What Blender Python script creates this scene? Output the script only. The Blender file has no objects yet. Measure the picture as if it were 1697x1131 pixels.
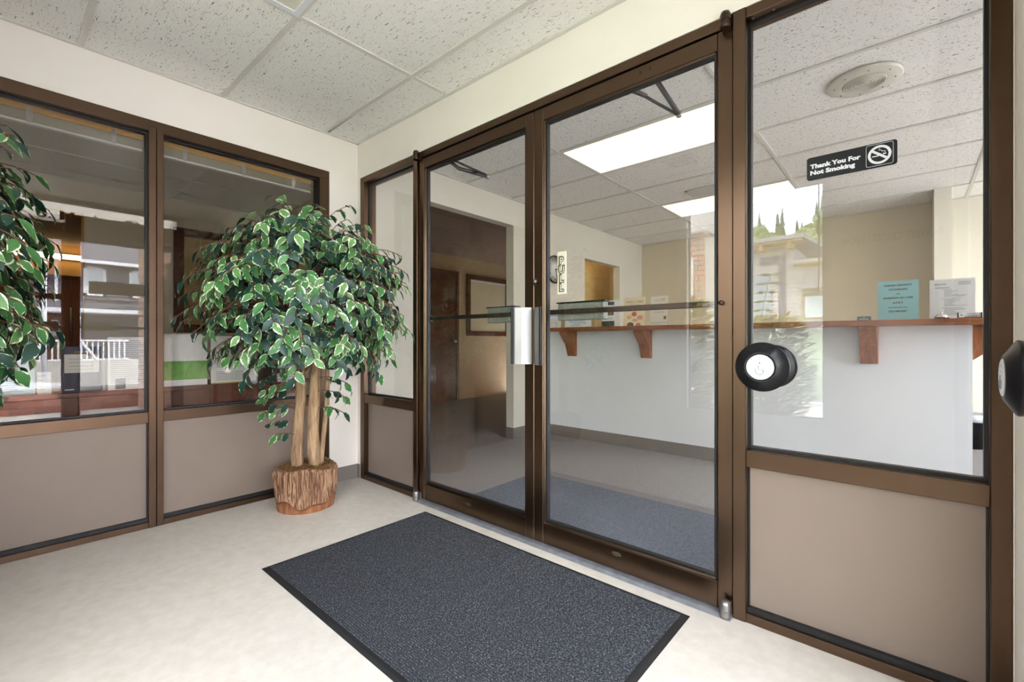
import bpy, bmesh, math, random
from mathutils import Vector, Matrix

# ------------------------------------------------------------------ camera, sky, sun, exposure
S = bpy.context.scene
COL = S.collection
CAM = Vector((3.06, -1.762, 1.0)); YAW = math.radians(41.34); FPX = 754.2
cam_d = bpy.data.cameras.new('camera'); cam_d.sensor_width = 36.0; cam_d.lens = FPX / 1697 * 36
cam_d.clip_start = 0.02; cam_d.clip_end = 600
cam = bpy.data.objects.new('camera', cam_d); COL.objects.link(cam)
cam.location = CAM; cam.rotation_euler = (math.pi / 2, 0, YAW); S.camera = cam

SKY = 11.0
w = bpy.data.worlds.new('sky'); S.world = w; w.use_nodes = True
nt = w.node_tree; bg = nt.nodes['Background']
tc = nt.nodes.new('ShaderNodeTexCoord'); nz = nt.nodes.new('ShaderNodeTexNoise'); nz.inputs['Scale'].default_value = 3.0
nz.inputs['Detail'].default_value = 5
rp = nt.nodes.new('ShaderNodeValToRGB')
rp.color_ramp.elements[0].position = .35; rp.color_ramp.elements[0].color = (.65, .78, 1.02, 1)
rp.color_ramp.elements[1].position = .6; rp.color_ramp.elements[1].color = (.98, .975, 1.01, 1)
nt.links.new(tc.outputs['Generated'], nz.inputs['Vector']); nt.links.new(nz.outputs['Fac'], rp.inputs['Fac'])
nt.links.new(rp.outputs['Color'], bg.inputs['Color']); bg.inputs['Strength'].default_value = SKY

sun_d = bpy.data.lights.new('sun', 'SUN'); sun_d.energy = 19.0; sun_d.angle = math.radians(6); sun_d.color = (1, .97, .93)
sun = bpy.data.objects.new('sun', sun_d); COL.objects.link(sun)
sun.rotation_euler = Vector((.50, -.36, -.79)).to_track_quat('-Z', 'Y').to_euler()

vs = S.view_settings; vs.view_transform = 'Standard'; vs.look = 'None'; vs.gamma = 1.0; vs.use_curve_mapping = False
vs.exposure = 0.5
S.cycles.use_denoising = True
S.cycles.sample_clamp_indirect = 8.0

# ------------------------------------------------------------------ pixel -> position
FW = Vector((-math.sin(YAW), math.cos(YAW), 0)); RT = Vector((math.cos(YAW), math.sin(YAW), 0))
def px(u, v, ax, val):
    d = FW + RT * ((u - 848.5) / FPX) - Vector((0, 0, 1)) * ((v - 565.5) / FPX)
    return CAM + d * ((val - CAM[ax]) / d[ax])

# ------------------------------------------------------------------ materials
def lin(c):
    return tuple(((x / 255) / 12.92 if x / 255 <= .04045 else ((x / 255 + .055) / 1.055) ** 2.4) for x in c)
MATS = {}
def mat(name, rgb, rough=.6, metal=0.0, var=0.0, scale=8.0, stretch=(1, 1, 1), rgb2=None, bump=0.0, bscale=None,
        spec=.5, emit=None, detail=4.0, lo=.3, hi=.7, dist=0.0):
    if name in MATS: return MATS[name]
    m = bpy.data.materials.new(name); m.use_nodes = True; MATS[name] = m
    t = m.node_tree; p = t.nodes['Principled BSDF']
    c = lin(rgb); p.inputs['Base Color'].default_value = (*c, 1)
    p.inputs['Roughness'].default_value = rough; p.inputs['Metallic'].default_value = metal
    p.inputs['Specular IOR Level'].default_value = spec
    if var > 0 or rgb2 or bump > 0:
        co = t.nodes.new('ShaderNodeTexCoord'); mp = t.nodes.new('ShaderNodeMapping')
        mp.inputs['Scale'].default_value = stretch; t.links.new(co.outputs['Object'], mp.inputs['Vector'])
        n = t.nodes.new('ShaderNodeTexNoise'); n.inputs['Scale'].default_value = scale; n.inputs['Detail'].default_value = detail
        n.inputs['Distortion'].default_value = dist
        t.links.new(mp.outputs[0], n.inputs['Vector'])
        if var > 0 or rgb2:
            r = t.nodes.new('ShaderNodeValToRGB')
            a = c if rgb2 else tuple(x * (1 - var) for x in c); b = lin(rgb2) if rgb2 else tuple(min(1, x * (1 + var)) for x in c)
            r.color_ramp.elements[0].position = lo; r.color_ramp.elements[0].color = (*a, 1)
            r.color_ramp.elements[1].position = hi; r.color_ramp.elements[1].color = (*b, 1)
            t.links.new(n.outputs['Fac'], r.inputs['Fac']); t.links.new(r.outputs['Color'], p.inputs['Base Color'])
        if bump > 0:
            src = n
            if bscale:
                src = t.nodes.new('ShaderNodeTexNoise'); src.inputs['Scale'].default_value = bscale; src.inputs['Detail'].default_value = 3
                t.links.new(mp.outputs[0], src.inputs['Vector'])
            bp = t.nodes.new('ShaderNodeBump'); bp.inputs['Strength'].default_value = bump; bp.inputs['Distance'].default_value = .01
            t.links.new(src.outputs['Fac'], bp.inputs['Height']); t.links.new(bp.outputs[0], p.inputs['Normal'])
    if emit:
        p.inputs['Emission Color'].default_value = (*lin(emit[0]), 1); p.inputs['Emission Strength'].default_value = emit[1]
    return m

def glass_mat(name, tint, f0=.052):
    m = bpy.data.materials.new(name); m.use_nodes = True; MATS[name] = m
    t = m.node_tree; t.nodes.clear()
    o = t.nodes.new('ShaderNodeOutputMaterial'); mx = t.nodes.new('ShaderNodeMixShader')
    tr = t.nodes.new('ShaderNodeBsdfTransparent'); tr.inputs['Color'].default_value = (*tint, 1)
    gl = t.nodes.new('ShaderNodeBsdfGlossy'); gl.inputs['Roughness'].default_value = 0.0
    lw = t.nodes.new('ShaderNodeLayerWeight'); lw.inputs['Blend'].default_value = .5
    pw = t.nodes.new('ShaderNodeMath'); pw.operation = 'POWER'; pw.inputs[1].default_value = 5
    ma = t.nodes.new('ShaderNodeMath'); ma.operation = 'MULTIPLY_ADD'; ma.inputs[1].default_value = 1 - f0; ma.inputs[2].default_value = f0
    t.links.new(lw.outputs['Facing'], pw.inputs[0]); t.links.new(pw.outputs[0], ma.inputs[0])
    t.links.new(ma.outputs[0], mx.inputs['Fac']); t.links.new(tr.outputs[0], mx.inputs[1]); t.links.new(gl.outputs[0], mx.inputs[2])
    t.links.new(mx.outputs[0], o.inputs['Surface'])
    return m
GLASS = glass_mat('clear_glass', (.985, .99, .985))
GLASS_TINT = glass_mat('office_glass', (.90, .885, .86), .055)

def tile_mat(name, rgb, fleck, sc, thr, soft=.04):
    """mineral-fibre ceiling tile: pale board with short dark fissures"""
    m = bpy.data.materials.new(name); m.use_nodes = True; MATS[name] = m
    t = m.node_tree; p = t.nodes['Principled BSDF']; p.inputs['Roughness'].default_value = .9
    co = t.nodes.new('ShaderNodeTexCoord'); mp = t.nodes.new('ShaderNodeMapping'); mp.inputs['Scale'].default_value = sc
    t.links.new(co.outputs['Object'], mp.inputs['Vector'])
    n = t.nodes.new('ShaderNodeTexNoise'); n.inputs['Scale'].default_value = 1; n.inputs['Detail'].default_value = 1.5
    n.inputs['Distortion'].default_value = 1.4
    t.links.new(mp.outputs[0], n.inputs['Vector'])
    r = t.nodes.new('ShaderNodeValToRGB')
    r.color_ramp.elements[0].position = thr - soft; r.color_ramp.elements[0].color = (*lin(rgb), 1)
    r.color_ramp.elements[1].position = thr + soft; r.color_ramp.elements[1].color = (*lin(fleck), 1)
    t.links.new(n.outputs['Fac'], r.inputs['Fac']); t.links.new(r.outputs['Color'], p.inputs['Base Color'])
    bp = t.nodes.new('ShaderNodeBump'); bp.inputs['Strength'].default_value = .5; bp.inputs['Distance'].default_value = .004; bp.invert = True
    t.links.new(n.outputs['Fac'], bp.inputs['Height']); t.links.new(bp.outputs[0], p.inputs['Normal'])
    return m
TILE = tile_mat('fissured_tile', (232, 230, 224), (118, 110, 102), (38, 150, 1), .672)
TILE2 = tile_mat('lobby_tile', (234, 231, 226), (118, 114, 110), (75, 95, 1), .66)
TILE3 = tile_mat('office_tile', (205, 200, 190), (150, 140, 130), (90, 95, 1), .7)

def leaf_mat(name, dark, light, cream, thr):
    m = bpy.data.materials.new(name); m.use_nodes = True; MATS[name] = m
    t = m.node_tree; p = t.nodes['Principled BSDF']; p.inputs['Roughness'].default_value = .42
    uv = t.nodes.new('ShaderNodeUVMap'); sp = t.nodes.new('ShaderNodeSeparateXYZ'); t.links.new(uv.outputs[0], sp.inputs[0])
    a = t.nodes.new('ShaderNodeMath'); a.operation = 'SUBTRACT'; a.inputs[1].default_value = .5
    b = t.nodes.new('ShaderNodeMath'); b.operation = 'ABSOLUTE'
    t.links.new(sp.outputs['X'], a.inputs[0]); t.links.new(a.outputs[0], b.inputs[0])
    g = t.nodes.new('ShaderNodeNewGeometry')
    n = t.nodes.new('ShaderNodeTexNoise'); n.inputs['Scale'].default_value = 48; n.inputs['Detail'].default_value = 3
    t.links.new(g.outputs['Position'], n.inputs['Vector'])
    c = t.nodes.new('ShaderNodeMath'); c.operation = 'MULTIPLY_ADD'; c.inputs[1].default_value = .85
    t.links.new(n.outputs['Fac'], c.inputs[0]); t.links.new(b.outputs[0], c.inputs[2])
    st = t.nodes.new('ShaderNodeMapRange'); st.inputs['From Min'].default_value = thr - .015; st.inputs['From Max'].default_value = thr + .015
    t.links.new(c.outputs[0], st.inputs['Value'])
    gm = t.nodes.new('ShaderNodeMix'); gm.data_type = 'RGBA'
    gm.inputs['A'].default_value = (*lin(dark), 1); gm.inputs['B'].default_value = (*lin(light), 1)
    n2 = t.nodes.new('ShaderNodeTexNoise'); n2.inputs['Scale'].default_value = 14; t.links.new(g.outputs['Position'], n2.inputs['Vector'])
    t.links.new(n2.outputs['Fac'], gm.inputs['Factor'])
    cm = t.nodes.new('ShaderNodeMix'); cm.data_type = 'RGBA'; cm.inputs['B'].default_value = (*lin(cream), 1)
    t.links.new(gm.outputs['Result'], cm.inputs['A']); t.links.new(st.outputs[0], cm.inputs['Factor'])
    t.links.new(cm.outputs['Result'], p.inputs['Base Color'])
    return m
LEAF = [leaf_mat('leaf_dark', (16, 44, 38), (34, 74, 56), (208, 216, 194), .935),
        leaf_mat('leaf_green', (40, 92, 48), (84, 136, 72), (216, 224, 194), .86),
        leaf_mat('leaf_pale', (66, 116, 62), (122, 164, 98), (222, 228, 200), .80)]

WALL = mat('white_wall', (232, 225, 216), .75, var=.02, scale=3, bump=.05, bscale=220)
WALL_L = mat('lobby_wall', (218, 212, 198), .75, var=.02, scale=3)
WALL_O = mat('office_wall', (214, 203, 182), .8, var=.03, scale=3)
COUNTER_W = mat('counter_wall', (233, 235, 238), .6, var=.015, scale=3)
GOLD_W = mat('gold_wall', (214, 184, 120), .7, var=.03, scale=4)
VINYL = mat('cream_vinyl', (198, 190, 177), .36, rgb2=(209, 202, 190), scale=26, detail=6, bump=.03, bscale=40, spec=.35)
CARPET = mat('grey_carpet', (116, 110, 110), .95, rgb2=(158, 152, 150), scale=180, detail=3, bump=.6, spec=.1)
CARPET2 = mat('blue_grey_carpet', (92, 95, 103), .95, rgb2=(130, 134, 144), scale=180, detail=3, bump=.6, spec=.1)
BRONZE = mat('bronze_metal', (100, 81, 66), .30, 1.0, var=.08, scale=6, stretch=(1, 1, .12))
BRONZE_D = mat('dark_bronze', (74, 58, 47), .36, .9, var=.12, scale=6)
PANEL = mat('taupe_panel', (132, 117, 105), .34, .15, var=.06, scale=2.2, spec=.4)
BLACK = mat('black_gasket', (16, 15, 16), .5)
ALU = mat('aluminium', (168, 166, 166), .42, .8, var=.04, scale=10)
STEEL = mat('worn_steel', (150, 146, 142), .35, .9, var=.25, scale=30)
THRESH = mat('threshold_metal', (150, 152, 158), .5, .6, var=.2, scale=20)
GRID = mat('grid_metal', (206, 203, 194), .5, var=.02, scale=5)
BASEB = mat('grey_vinyl_base', (120, 112, 106), .55, var=.05, scale=6)
WHITE = mat('white_plastic', (216, 217, 220), .4)
BLACKP = mat('black_plastic', (20, 20, 23), .28, spec=.3)
WOOD = mat('red_wood', (104, 52, 26), .38, rgb2=(156, 88, 44), scale=5, stretch=(1.2, 9, 9), dist=.6)
WOODD = mat('dark_red_wood', (70, 34, 22), .4, rgb2=(104, 54, 34), scale=5, stretch=(8, 1.2, 2), dist=.6)
PAPER = mat('paper', (236, 238, 242), .7)
INK = mat('ink', (40, 40, 44), .8)
INKG = mat('grey_ink', (140, 142, 150), .8)
DARKLET = mat('black_letters', (10, 10, 11), .6)
MATBLK = mat('rubber_border', (22, 22, 24), .6)

# ------------------------------------------------------------------ mesh builder
ORG = {}
class MB:
    def __init__(s, xf=None):
        s.v = []; s.f = []; s.sm = []; s.uv = {}; s.xf = xf
    def add(s, vs, fs, smooth=False):
        b = len(s.v)
        for p in vs:
            p = Vector(p); s.v.append(s.xf(p) if s.xf else p)
        for f in fs: s.f.append(tuple(i + b for i in f)); s.sm.append(smooth)
        return s
    def box(s, x0, x1, y0, y1, z0, z1):
        return s.add([(x, y, z) for z in (z0, z1) for y in (y0, y1) for x in (x0, x1)],
                     [(0, 2, 3, 1), (4, 5, 7, 6), (0, 1, 5, 4), (2, 6, 7, 3), (0, 4, 6, 2), (1, 3, 7, 5)])
    def obox(s, c, ax, ay, az, hx, hy, hz):
        c = Vector(c); ax, ay, az = Vector(ax).normalized(), Vector(ay).normalized(), Vector(az).normalized()
        return s.add([c + ax * i * hx + ay * j * hy + az * k * hz for k in (-1, 1) for j in (-1, 1) for i in (-1, 1)],
                     [(0, 2, 3, 1), (4, 5, 7, 6), (0, 1, 5, 4), (2, 6, 7, 3), (0, 4, 6, 2), (1, 3, 7, 5)])
    def prism(s, poly, fn, a, b, smooth=False):
        n = len(poly)
        vs = [fn(p[0], p[1], a) for p in poly] + [fn(p[0], p[1], b) for p in poly]
        fs = [tuple(range(n))[::-1], tuple(range(n, 2 * n))]
        s.add(vs, fs)
        b0 = len(s.v) - 2 * n
        for i in range(n):
            j = (i + 1) % n; s.f.append((b0 + i, b0 + j, b0 + n + j, b0 + n + i)); s.sm.append(smooth)
        return s
    def tube(s, pts, rad, n=8, cap=True):
        pts = [Vector(p) for p in pts]
        if not isinstance(rad, (list, tuple)): rad = [rad] * len(pts)
        vs = []; fs = []; up = None
        for i, p in enumerate(pts):
            d = (pts[min(i + 1, len(pts) - 1)] - pts[max(i - 1, 0)]).normalized()
            if up is None: up = Vector((0, 0, 1)) if abs(d.z) < .9 else Vector((1, 0, 0))
            a = d.cross(up).normalized(); b = a.cross(d).normalized(); up = b
            for k in range(n):
                t = 2 * math.pi * k / n; vs.append(p + (a * math.cos(t) + b * math.sin(t)) * rad[i])
        for i in range(len(pts) - 1):
            for k in range(n):
                k2 = (k + 1) % n; fs.append((i * n + k, i * n + k2, (i + 1) * n + k2, (i + 1) * n + k))
        s.add(vs, fs, True)
        if cap:
            b0 = len(s.v) - len(vs)
            s.f.append(tuple(b0 + k for k in range(n))[::-1]); s.sm.append(False)
            s.f.append(tuple(b0 + len(vs) - n + k for k in range(n))); s.sm.append(False)
        return s
    def lathe(s, prof, c, axis=(0, 0, 1), n=32, cap=True):
        """prof: (radius, height along axis)"""
        ax = Vector(axis).normalized(); t0 = Vector((0, 0, 1)) if abs(ax.z) < .9 else Vector((1, 0, 0))
        a = ax.cross(t0).normalized(); b = ax.cross(a).normalized(); c = Vector(c); vs = []; fs = []
        for r, h in prof:
            for k in range(n):
                t = 2 * math.pi * k / n; vs.append(c + ax * h + (a * math.cos(t) + b * math.sin(t)) * r)
        for i in range(len(prof) - 1):
            for k in range(n):
                k2 = (k + 1) % n; fs.append((i * n + k, i * n + k2, (i + 1) * n + k2, (i + 1) * n + k))
        s.add(vs, fs, True); b0 = len(s.v) - len(vs)
        if cap and prof[0][0] > 1e-6: s.f.append(tuple(b0 + k for k in range(n))[::-1]); s.sm.append(False)
        if cap and prof[-1][0] > 1e-6: s.f.append(tuple(b0 + len(vs) - n + k for k in range(n))); s.sm.append(False)
        return s
    def text(s, body, size, o, ex, ey, bold=0.0, align='LEFT', lift=.0006, shear=0.0, width=None, th=.0003):
        cu = bpy.data.curves.new('t', 'FONT'); cu.body = body; cu.size = 1.0; cu.offset = bold; cu.shear = shear
        cu.resolution_u = 2; cu.extrude = 0
        ob = bpy.data.objects.new('t', cu); COL.objects.link(ob)
        dg = bpy.context.evaluated_depsgraph_get(); me = bpy.data.meshes.new_from_object(ob.evaluated_get(dg))
        bpy.data.objects.remove(ob); bpy.data.curves.remove(cu)
        o = Vector(o); ex = Vector(ex).normalized(); ey = Vector(ey).normalized(); ez = ex.cross(ey)
        xs = [q.co.x for q in me.vertices] or [0]
        x0, x1 = min(xs), max(xs); sx = size if width is None else width / max(x1 - x0, 1e-6)
        off = {'LEFT': x0, 'CENTER': (x0 + x1) / 2, 'RIGHT': x1}[align]
        s.add([o + ex * ((q.co.x - off) * sx) + ey * (q.co.y * size) + ez * lift for q in me.vertices], [tuple(p.vertices) for p in me.polygons])
        bpy.data.meshes.remove(me); return s
    def build(s, name, m, parent=None, bev=0.0, recalc=True, seg=1):
        me = bpy.data.meshes.new(name)
        if parent is not None: o0 = ORG[parent.name]
        else:
            xs = [p.x for p in s.v]; ys = [p.y for p in s.v]; zs = [p.z for p in s.v]
            o0 = Vector(((min(xs) + max(xs)) / 2, (min(ys) + max(ys)) / 2, min(zs)))
        me.from_pydata([p - o0 for p in s.v], [], s.f)
        me.polygons.foreach_set('use_smooth', s.sm)
        if recalc or bev > 0:
            bm = bmesh.new(); bm.from_mesh(me)
            if recalc: bmesh.ops.recalc_face_normals(bm, faces=bm.faces)
            if bev > 0:
                es = [e for e in bm.edges if len(e.link_faces) == 2 and e.calc_face_angle(0) > .6]
                bmesh.ops.bevel(bm, geom=es, offset=bev, segments=seg, affect='EDGES', clamp_overlap=True)
            bm.to_mesh(me); bm.free()
        me.update(); me.materials.append(m)
        ob = bpy.data.objects.new(name, me); COL.objects.link(ob)
        if parent is not None: ob.parent = parent
        else: ob.location = o0
        ORG[ob.name] = o0
        return ob

def thing(name, label, cat=None, loc=(0, 0, 0), group=None, kind=None):
    o = bpy.data.objects.new(name, None); COL.objects.link(o); o.location = loc; o.empty_display_size = .05
    ORG[o.name] = Vector(loc); return tag(o, label, cat, group, kind)
def tag(o, label=None, cat=None, group=None, kind=None):
    if label: o['label'] = label
    if cat: o['category'] = cat
    if group: o['group'] = group
    if kind: o['kind'] = kind
    return o
def struct(name, label, m, mb, cat, **k):
    return tag(mb.build(name, m, **k), label, cat, kind='structure')
def part(parent, name, m, mb, **k):
    return mb.build(name, m, parent, **k)

H = 2.44; TOPZ = 2.62
XE = 3.26; YS = -2.25      # right (entrance) wall and back wall of the vestibule
A_W2 = lambda p: Vector((p.x, p.y, p.z))
A_W1 = lambda p: Vector((-p.y, p.x, p.z))
A_E = lambda p: Vector((XE + p.y, -p.x, p.z))
A_S = lambda p: Vector((-p.x, YS - p.y, p.z))

# ------------------------------------------------------------------ floors, walls, roof
struct('floor', 'cream vinyl floor of the entrance vestibule', VINYL, MB().box(-.02, XE + .1, YS - .05, .03, -.06, 0), 'floor')
struct('floor_lobby', 'grey carpet floor of the lobby behind the glass doors', CARPET, MB().box(-3, 5.6, .03, 4.8, -.06, 0), 'floor')
struct('floor_office', 'dark carpet floor of the office behind the window', mat('office_carpet', (84, 70, 66), .95, var=.2, scale=120, spec=.1), MB().box(-6.6, -.02, -2.6, .45, -.06, 0).box(-3, -.02, .45, .5, -.06, 0), 'floor')
struct('wall_left', 'white wall above and beside the office window', WALL,
       MB().box(-.12, 0, YS - .12, 0.0, 2.185, TOPZ).box(-.12, 0, -.216, 0.0, 0, 2.185).box(-.12, 0, YS - .12, -2.15, 0, 2.185), 'wall')
struct('wall_front', 'white wall above the inner glass doors', WALL,
       MB().box(-.12, XE + .12, 0, .12, 2.188, TOPZ).box(-.12, .034, 0, .12, 0, 2.188).box(XE, XE + .12, 0, .12, 0, 2.188), 'wall')
struct('wall_right', 'white wall beside the entrance doors', WALL,
       MB().box(XE, XE + .12, -.30, 0, 0, TOPZ).box(XE, XE + .12, YS - .12, -.30, 2.436, TOPZ).box(XE, XE + .12, YS - .12, -2.20, 0, 2.436), 'wall')
struct('wall_back', 'white wall with the side window', WALL,
       MB().box(0, 1.47, YS - .12, YS, 0, TOPZ).box(2.585, XE, YS - .12, YS, 0, TOPZ).box(1.47, 2.585, YS - .12, YS, 2.25, TOPZ).box(1.47, 2.585, YS - .12, YS, 0, .36), 'wall')
struct('wall_lobby_left', 'cream lobby wall with wide opening and pass-through', WALL_L,
       MB().box(-.1, 0, .12, .60, 0, TOPZ).box(-.1, 0, .60, 1.74, 2.18, TOPZ).box(-.1, 0, 1.74, 3.087, 0, TOPZ)
       .box(-.1, 0, 3.087, 3.987, 2.032, TOPZ).box(-.1, 0, 3.087, 3.987, 0, 1.06).box(-.1, 0, 3.987, 4.68, 0, TOPZ), 'wall')
struct('wall_lobby_back', 'tan wall behind the reception counter', mat('tan_wall', (206, 192, 164), .75, var=.02, scale=3),
       MB().box(-.1, 3.275, 4.68, 4.8, 0, TOPZ), 'wall')
struct('wall_lobby_back_right', 'wall beyond the short wall end behind the counter, cream as if daylit', WALL_L, MB().box(3.275, 5.6, 4.68, 4.8, 0, TOPZ), 'wall')  # same back wall, its daylight put into the paler colour
struct('wall_stub', 'short cream wall end behind the reception counter', WALL_L, MB().box(3.215, 3.335, 4.13, 4.68, 0, H + .01), 'wall')
struct('wall_lobby_right', 'cream lobby wall with large side window', WALL_L,
       MB().box(5.5, 5.62, .12, .6, 0, TOPZ).box(5.5, 5.62, 4.5, 4.68, 0, TOPZ).box(5.5, 5.62, .6, 4.5, 2.35, TOPZ).box(5.5, 5.62, .6, 4.5, 0, .2), 'wall')
struct('wall_lobby_front', 'cream lobby wall running on beside the entrance', WALL_L, MB().box(XE + .12, 5.5, 0, .12, 0, TOPZ), 'wall')
struct('wall_office_far', 'tan far wall of the office with an open doorway', WALL_O,
       MB().box(-2.72, -2.6, -1.226, .45, 0, TOPZ).box(-2.72, -2.6, -2.6, -2.15, 0, TOPZ).box(-2.72, -2.6, -2.15, -1.226, 2.15, TOPZ), 'wall')
struct('wall_office_side', 'tan side wall of the office', WALL_O, MB().box(-2.6, -.1, .40, .50, 0, TOPZ).box(-6.6, -.12, -2.72, -2.6, 0, TOPZ), 'wall')
struct('wall_back_room', 'orange tan walls of the lit room behind the office', mat('orange_wall', (204, 158, 98), .8, var=.03, scale=3),
       MB().box(-6.6, -6.5, -2.6, .45, 0, TOPZ), 'wall')
struct('wall_back_room_side', 'orange tan side wall of the lit room behind the office', MATS['orange_wall'], MB().box(-6.5, -2.72, .33, .45, 0, TOPZ), 'wall')
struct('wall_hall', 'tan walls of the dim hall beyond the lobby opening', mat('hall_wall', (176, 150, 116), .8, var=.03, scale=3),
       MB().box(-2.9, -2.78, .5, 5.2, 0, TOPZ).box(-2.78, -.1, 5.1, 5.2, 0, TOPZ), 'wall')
struct('wall_pass_through', 'golden wall seen through the pass-through opening', GOLD_W, MB().box(-.56, -.5, 2.5, 5.0, 0, H).box(-.5, -.1, 4.6, 4.68, 0, H).box(-.5, -.1, 2.5, 2.56, 0, H), 'wall')
struct('roof', 'flat roof of the building', mat('roof_membrane', (120, 118, 115), .9, var=.05), MB().box(-6.8, 3.46, -2.5, 5.4, TOPZ, TOPZ + .2).box(3.46, 5.8, .0, 5.4, TOPZ, TOPZ + .2), 'roof')

# ------------------------------------------------------------------ suspended ceilings
def ceiling(name, label, x0, x1, y0, y1, xl, yl, tm, holes=(), special=None):
    root = thing(name, label, 'ceiling', ((x0 + x1) / 2, (y0 + y1) / 2, H), kind='structure')
    xs = [x0] + [x for x in xl if x0 < x < x1] + [x1]; ys = [y0] + sorted(y for y in yl if y0 < y < y1) + [y1]
    for i in range(len(xs) - 1):
        for j in range(len(ys) - 1):
            a, b, c, d = xs[i], xs[i + 1], ys[j], ys[j + 1]
            if any(abs((a + b) / 2 - hx) < .3 and abs((c + d) / 2 - hy) < .2 for hx, hy in holes): continue
            mb = MB()
            if special and special(a, b, c, d):   # a board that has slipped and leaves a dark slit
                P = [(a, c + .036), (a + .62, c + .010), (b, c + .004), (b, d), (a, d)]
                mb.prism(P, lambda x, y, z: (x, y, z), H + .006, H + .024)
            else: mb.box(a + .003, b - .003, c + .003, d - .003, H + .006, H + .024)
            part(root, 'ceiling_tile', tm, mb)
    for x in xs[1:-1]: part(root, 'grid_bar', GRID, MB().box(x - .012, x + .012, y0, y1, H, H + .006).box(x - .002, x + .002, y0, y1, H + .006, H + .04))
    for y in ys[1:-1]:
        for i in range(len(xs) - 1): part(root, 'grid_bar', GRID, MB().box(xs[i] + .012, xs[i + 1] - .012, y - .012, y + .012, H - .0005, H + .006))
    for b in ((x0, x1, y0, y0 + .02), (x0, x1, y1 - .02, y1), (x0, x0 + .02, y0, y1), (x1 - .02, x1, y0, y1)):
        part(root, 'wall_angle', GRID, MB().box(*b, H - .001, H + .006))
    return root
ceiling('ceiling', 'white suspended ceiling of the vestibule with fissured tiles', 0, XE, YS, 0, (1.012, 2.232), (-.262, -.874, -1.486, -2.098), TILE,
        holes=((1.62, -1.18),), special=lambda a, b, c, d: a < .1 and d > -.01)
ceiling('ceiling_lobby', 'white suspended ceiling of the lobby', 0, 5.5, .12, 4.68, (1.03, 2.25, 3.47, 4.69), (.475, 1.085, 1.695, 2.305, 2.915, 3.525, 4.135), TILE2,
        holes=((1.64, 1.39), (1.64, 3.22), (4.08, 1.39), (4.08, 3.22)))
ceiling('ceiling_office', 'grey suspended ceiling of the unlit office', -2.6, -.12, -2.6, .40, (-1.83, -1.22, -.61), (-1.8, -.58), TILE3)
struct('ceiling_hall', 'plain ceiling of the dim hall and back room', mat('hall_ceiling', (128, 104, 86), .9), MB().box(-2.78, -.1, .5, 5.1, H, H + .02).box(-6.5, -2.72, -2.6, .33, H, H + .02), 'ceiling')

def troffer(x0, y0, lens, label, group):
    t = thing('ceiling_light', label, 'ceiling light', (x0 + .61, y0 + .305, H), group)
    part(t, 'frame', WHITE, MB().box(x0, x0 + 1.22, y0, y0 + .025, H - .003, H + .02).box(x0, x0 + 1.22, y0 + .585, y0 + .61, H - .003, H + .02)
         .box(x0, x0 + .025, y0 + .025, y0 + .585, H - .003, H + .02).box(x0 + 1.195, x0 + 1.22, y0 + .025, y0 + .585, H - .003, H + .02))
    part(t, 'diffuser', lens, MB().box(x0 + .025, x0 + 1.195, y0 + .025, y0 + .585, H + .002, H + .008))
    part(t, 'housing', WHITE, MB().box(x0, x0 + 1.22, y0, y0 + .61, H + .10, H + .11))
LIT = mat('lit_diffuser', (255, 250, 236), .5, emit=((255, 226, 172), 1.5))
UNLIT = mat('unlit_diffuser', (214, 210, 196), .25, var=.03, scale=60)
troffer(1.03, 1.085, LIT, 'lit fluorescent ceiling panel nearest the glass doors', 'lobby ceiling lights')
troffer(1.03, 2.915, LIT, 'lit fluorescent ceiling panel beyond the air vent', 'lobby ceiling lights')
troffer(3.47, 1.085, LIT, 'lit fluorescent ceiling panel in front of the side window', 'lobby ceiling lights')
troffer(3.47, 2.915, LIT, 'lit fluorescent ceiling panel near the lobby back wall', 'lobby ceiling lights')
troffer(1.012, -1.484, UNLIT, 'unlit fluorescent ceiling panel in the vestibule', 'vestibule ceiling light')

def vent(x0, x1, y0, y1, label):
    t = thing('ceiling_vent', label, 'air vent', ((x0 + x1) / 2, (y0 + y1) / 2, H))
    part(t, 'frame', GRID, MB().box(x0, x1, y0, y0 + .02, H - .012, H).box(x0, x1, y1 - .02, y1, H - .012, H).box(x0, x0 + .02, y0, y1, H - .012, H).box(x1 - .02, x1, y0, y1, H - .012, H))
    part(t, 'backing', mat('vent_dark', (60, 56, 50), .8), MB().box(x0 + .02, x1 - .02, y0 + .02, y1 - .02, H - .001, H))
    n = 7
    for i in range(n):
        y = y0 + .02 + (y1 - y0 - .04) * (i + .5) / n
        part(t, 'slat', GRID, MB().obox(((x0 + x1) / 2, y, H - .007), (1, 0, 0), (0, .8, -.6), (0, .6, .8), (x1 - x0) / 2 - .02, .007, .001))
vent(1.42, 1.70, 2.62, 2.84, 'louvred metal air vent in the lobby ceiling')
vent(1.55, 1.80, -1.90, -1.70, 'louvred metal air vent in the vestibule ceiling')

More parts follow.
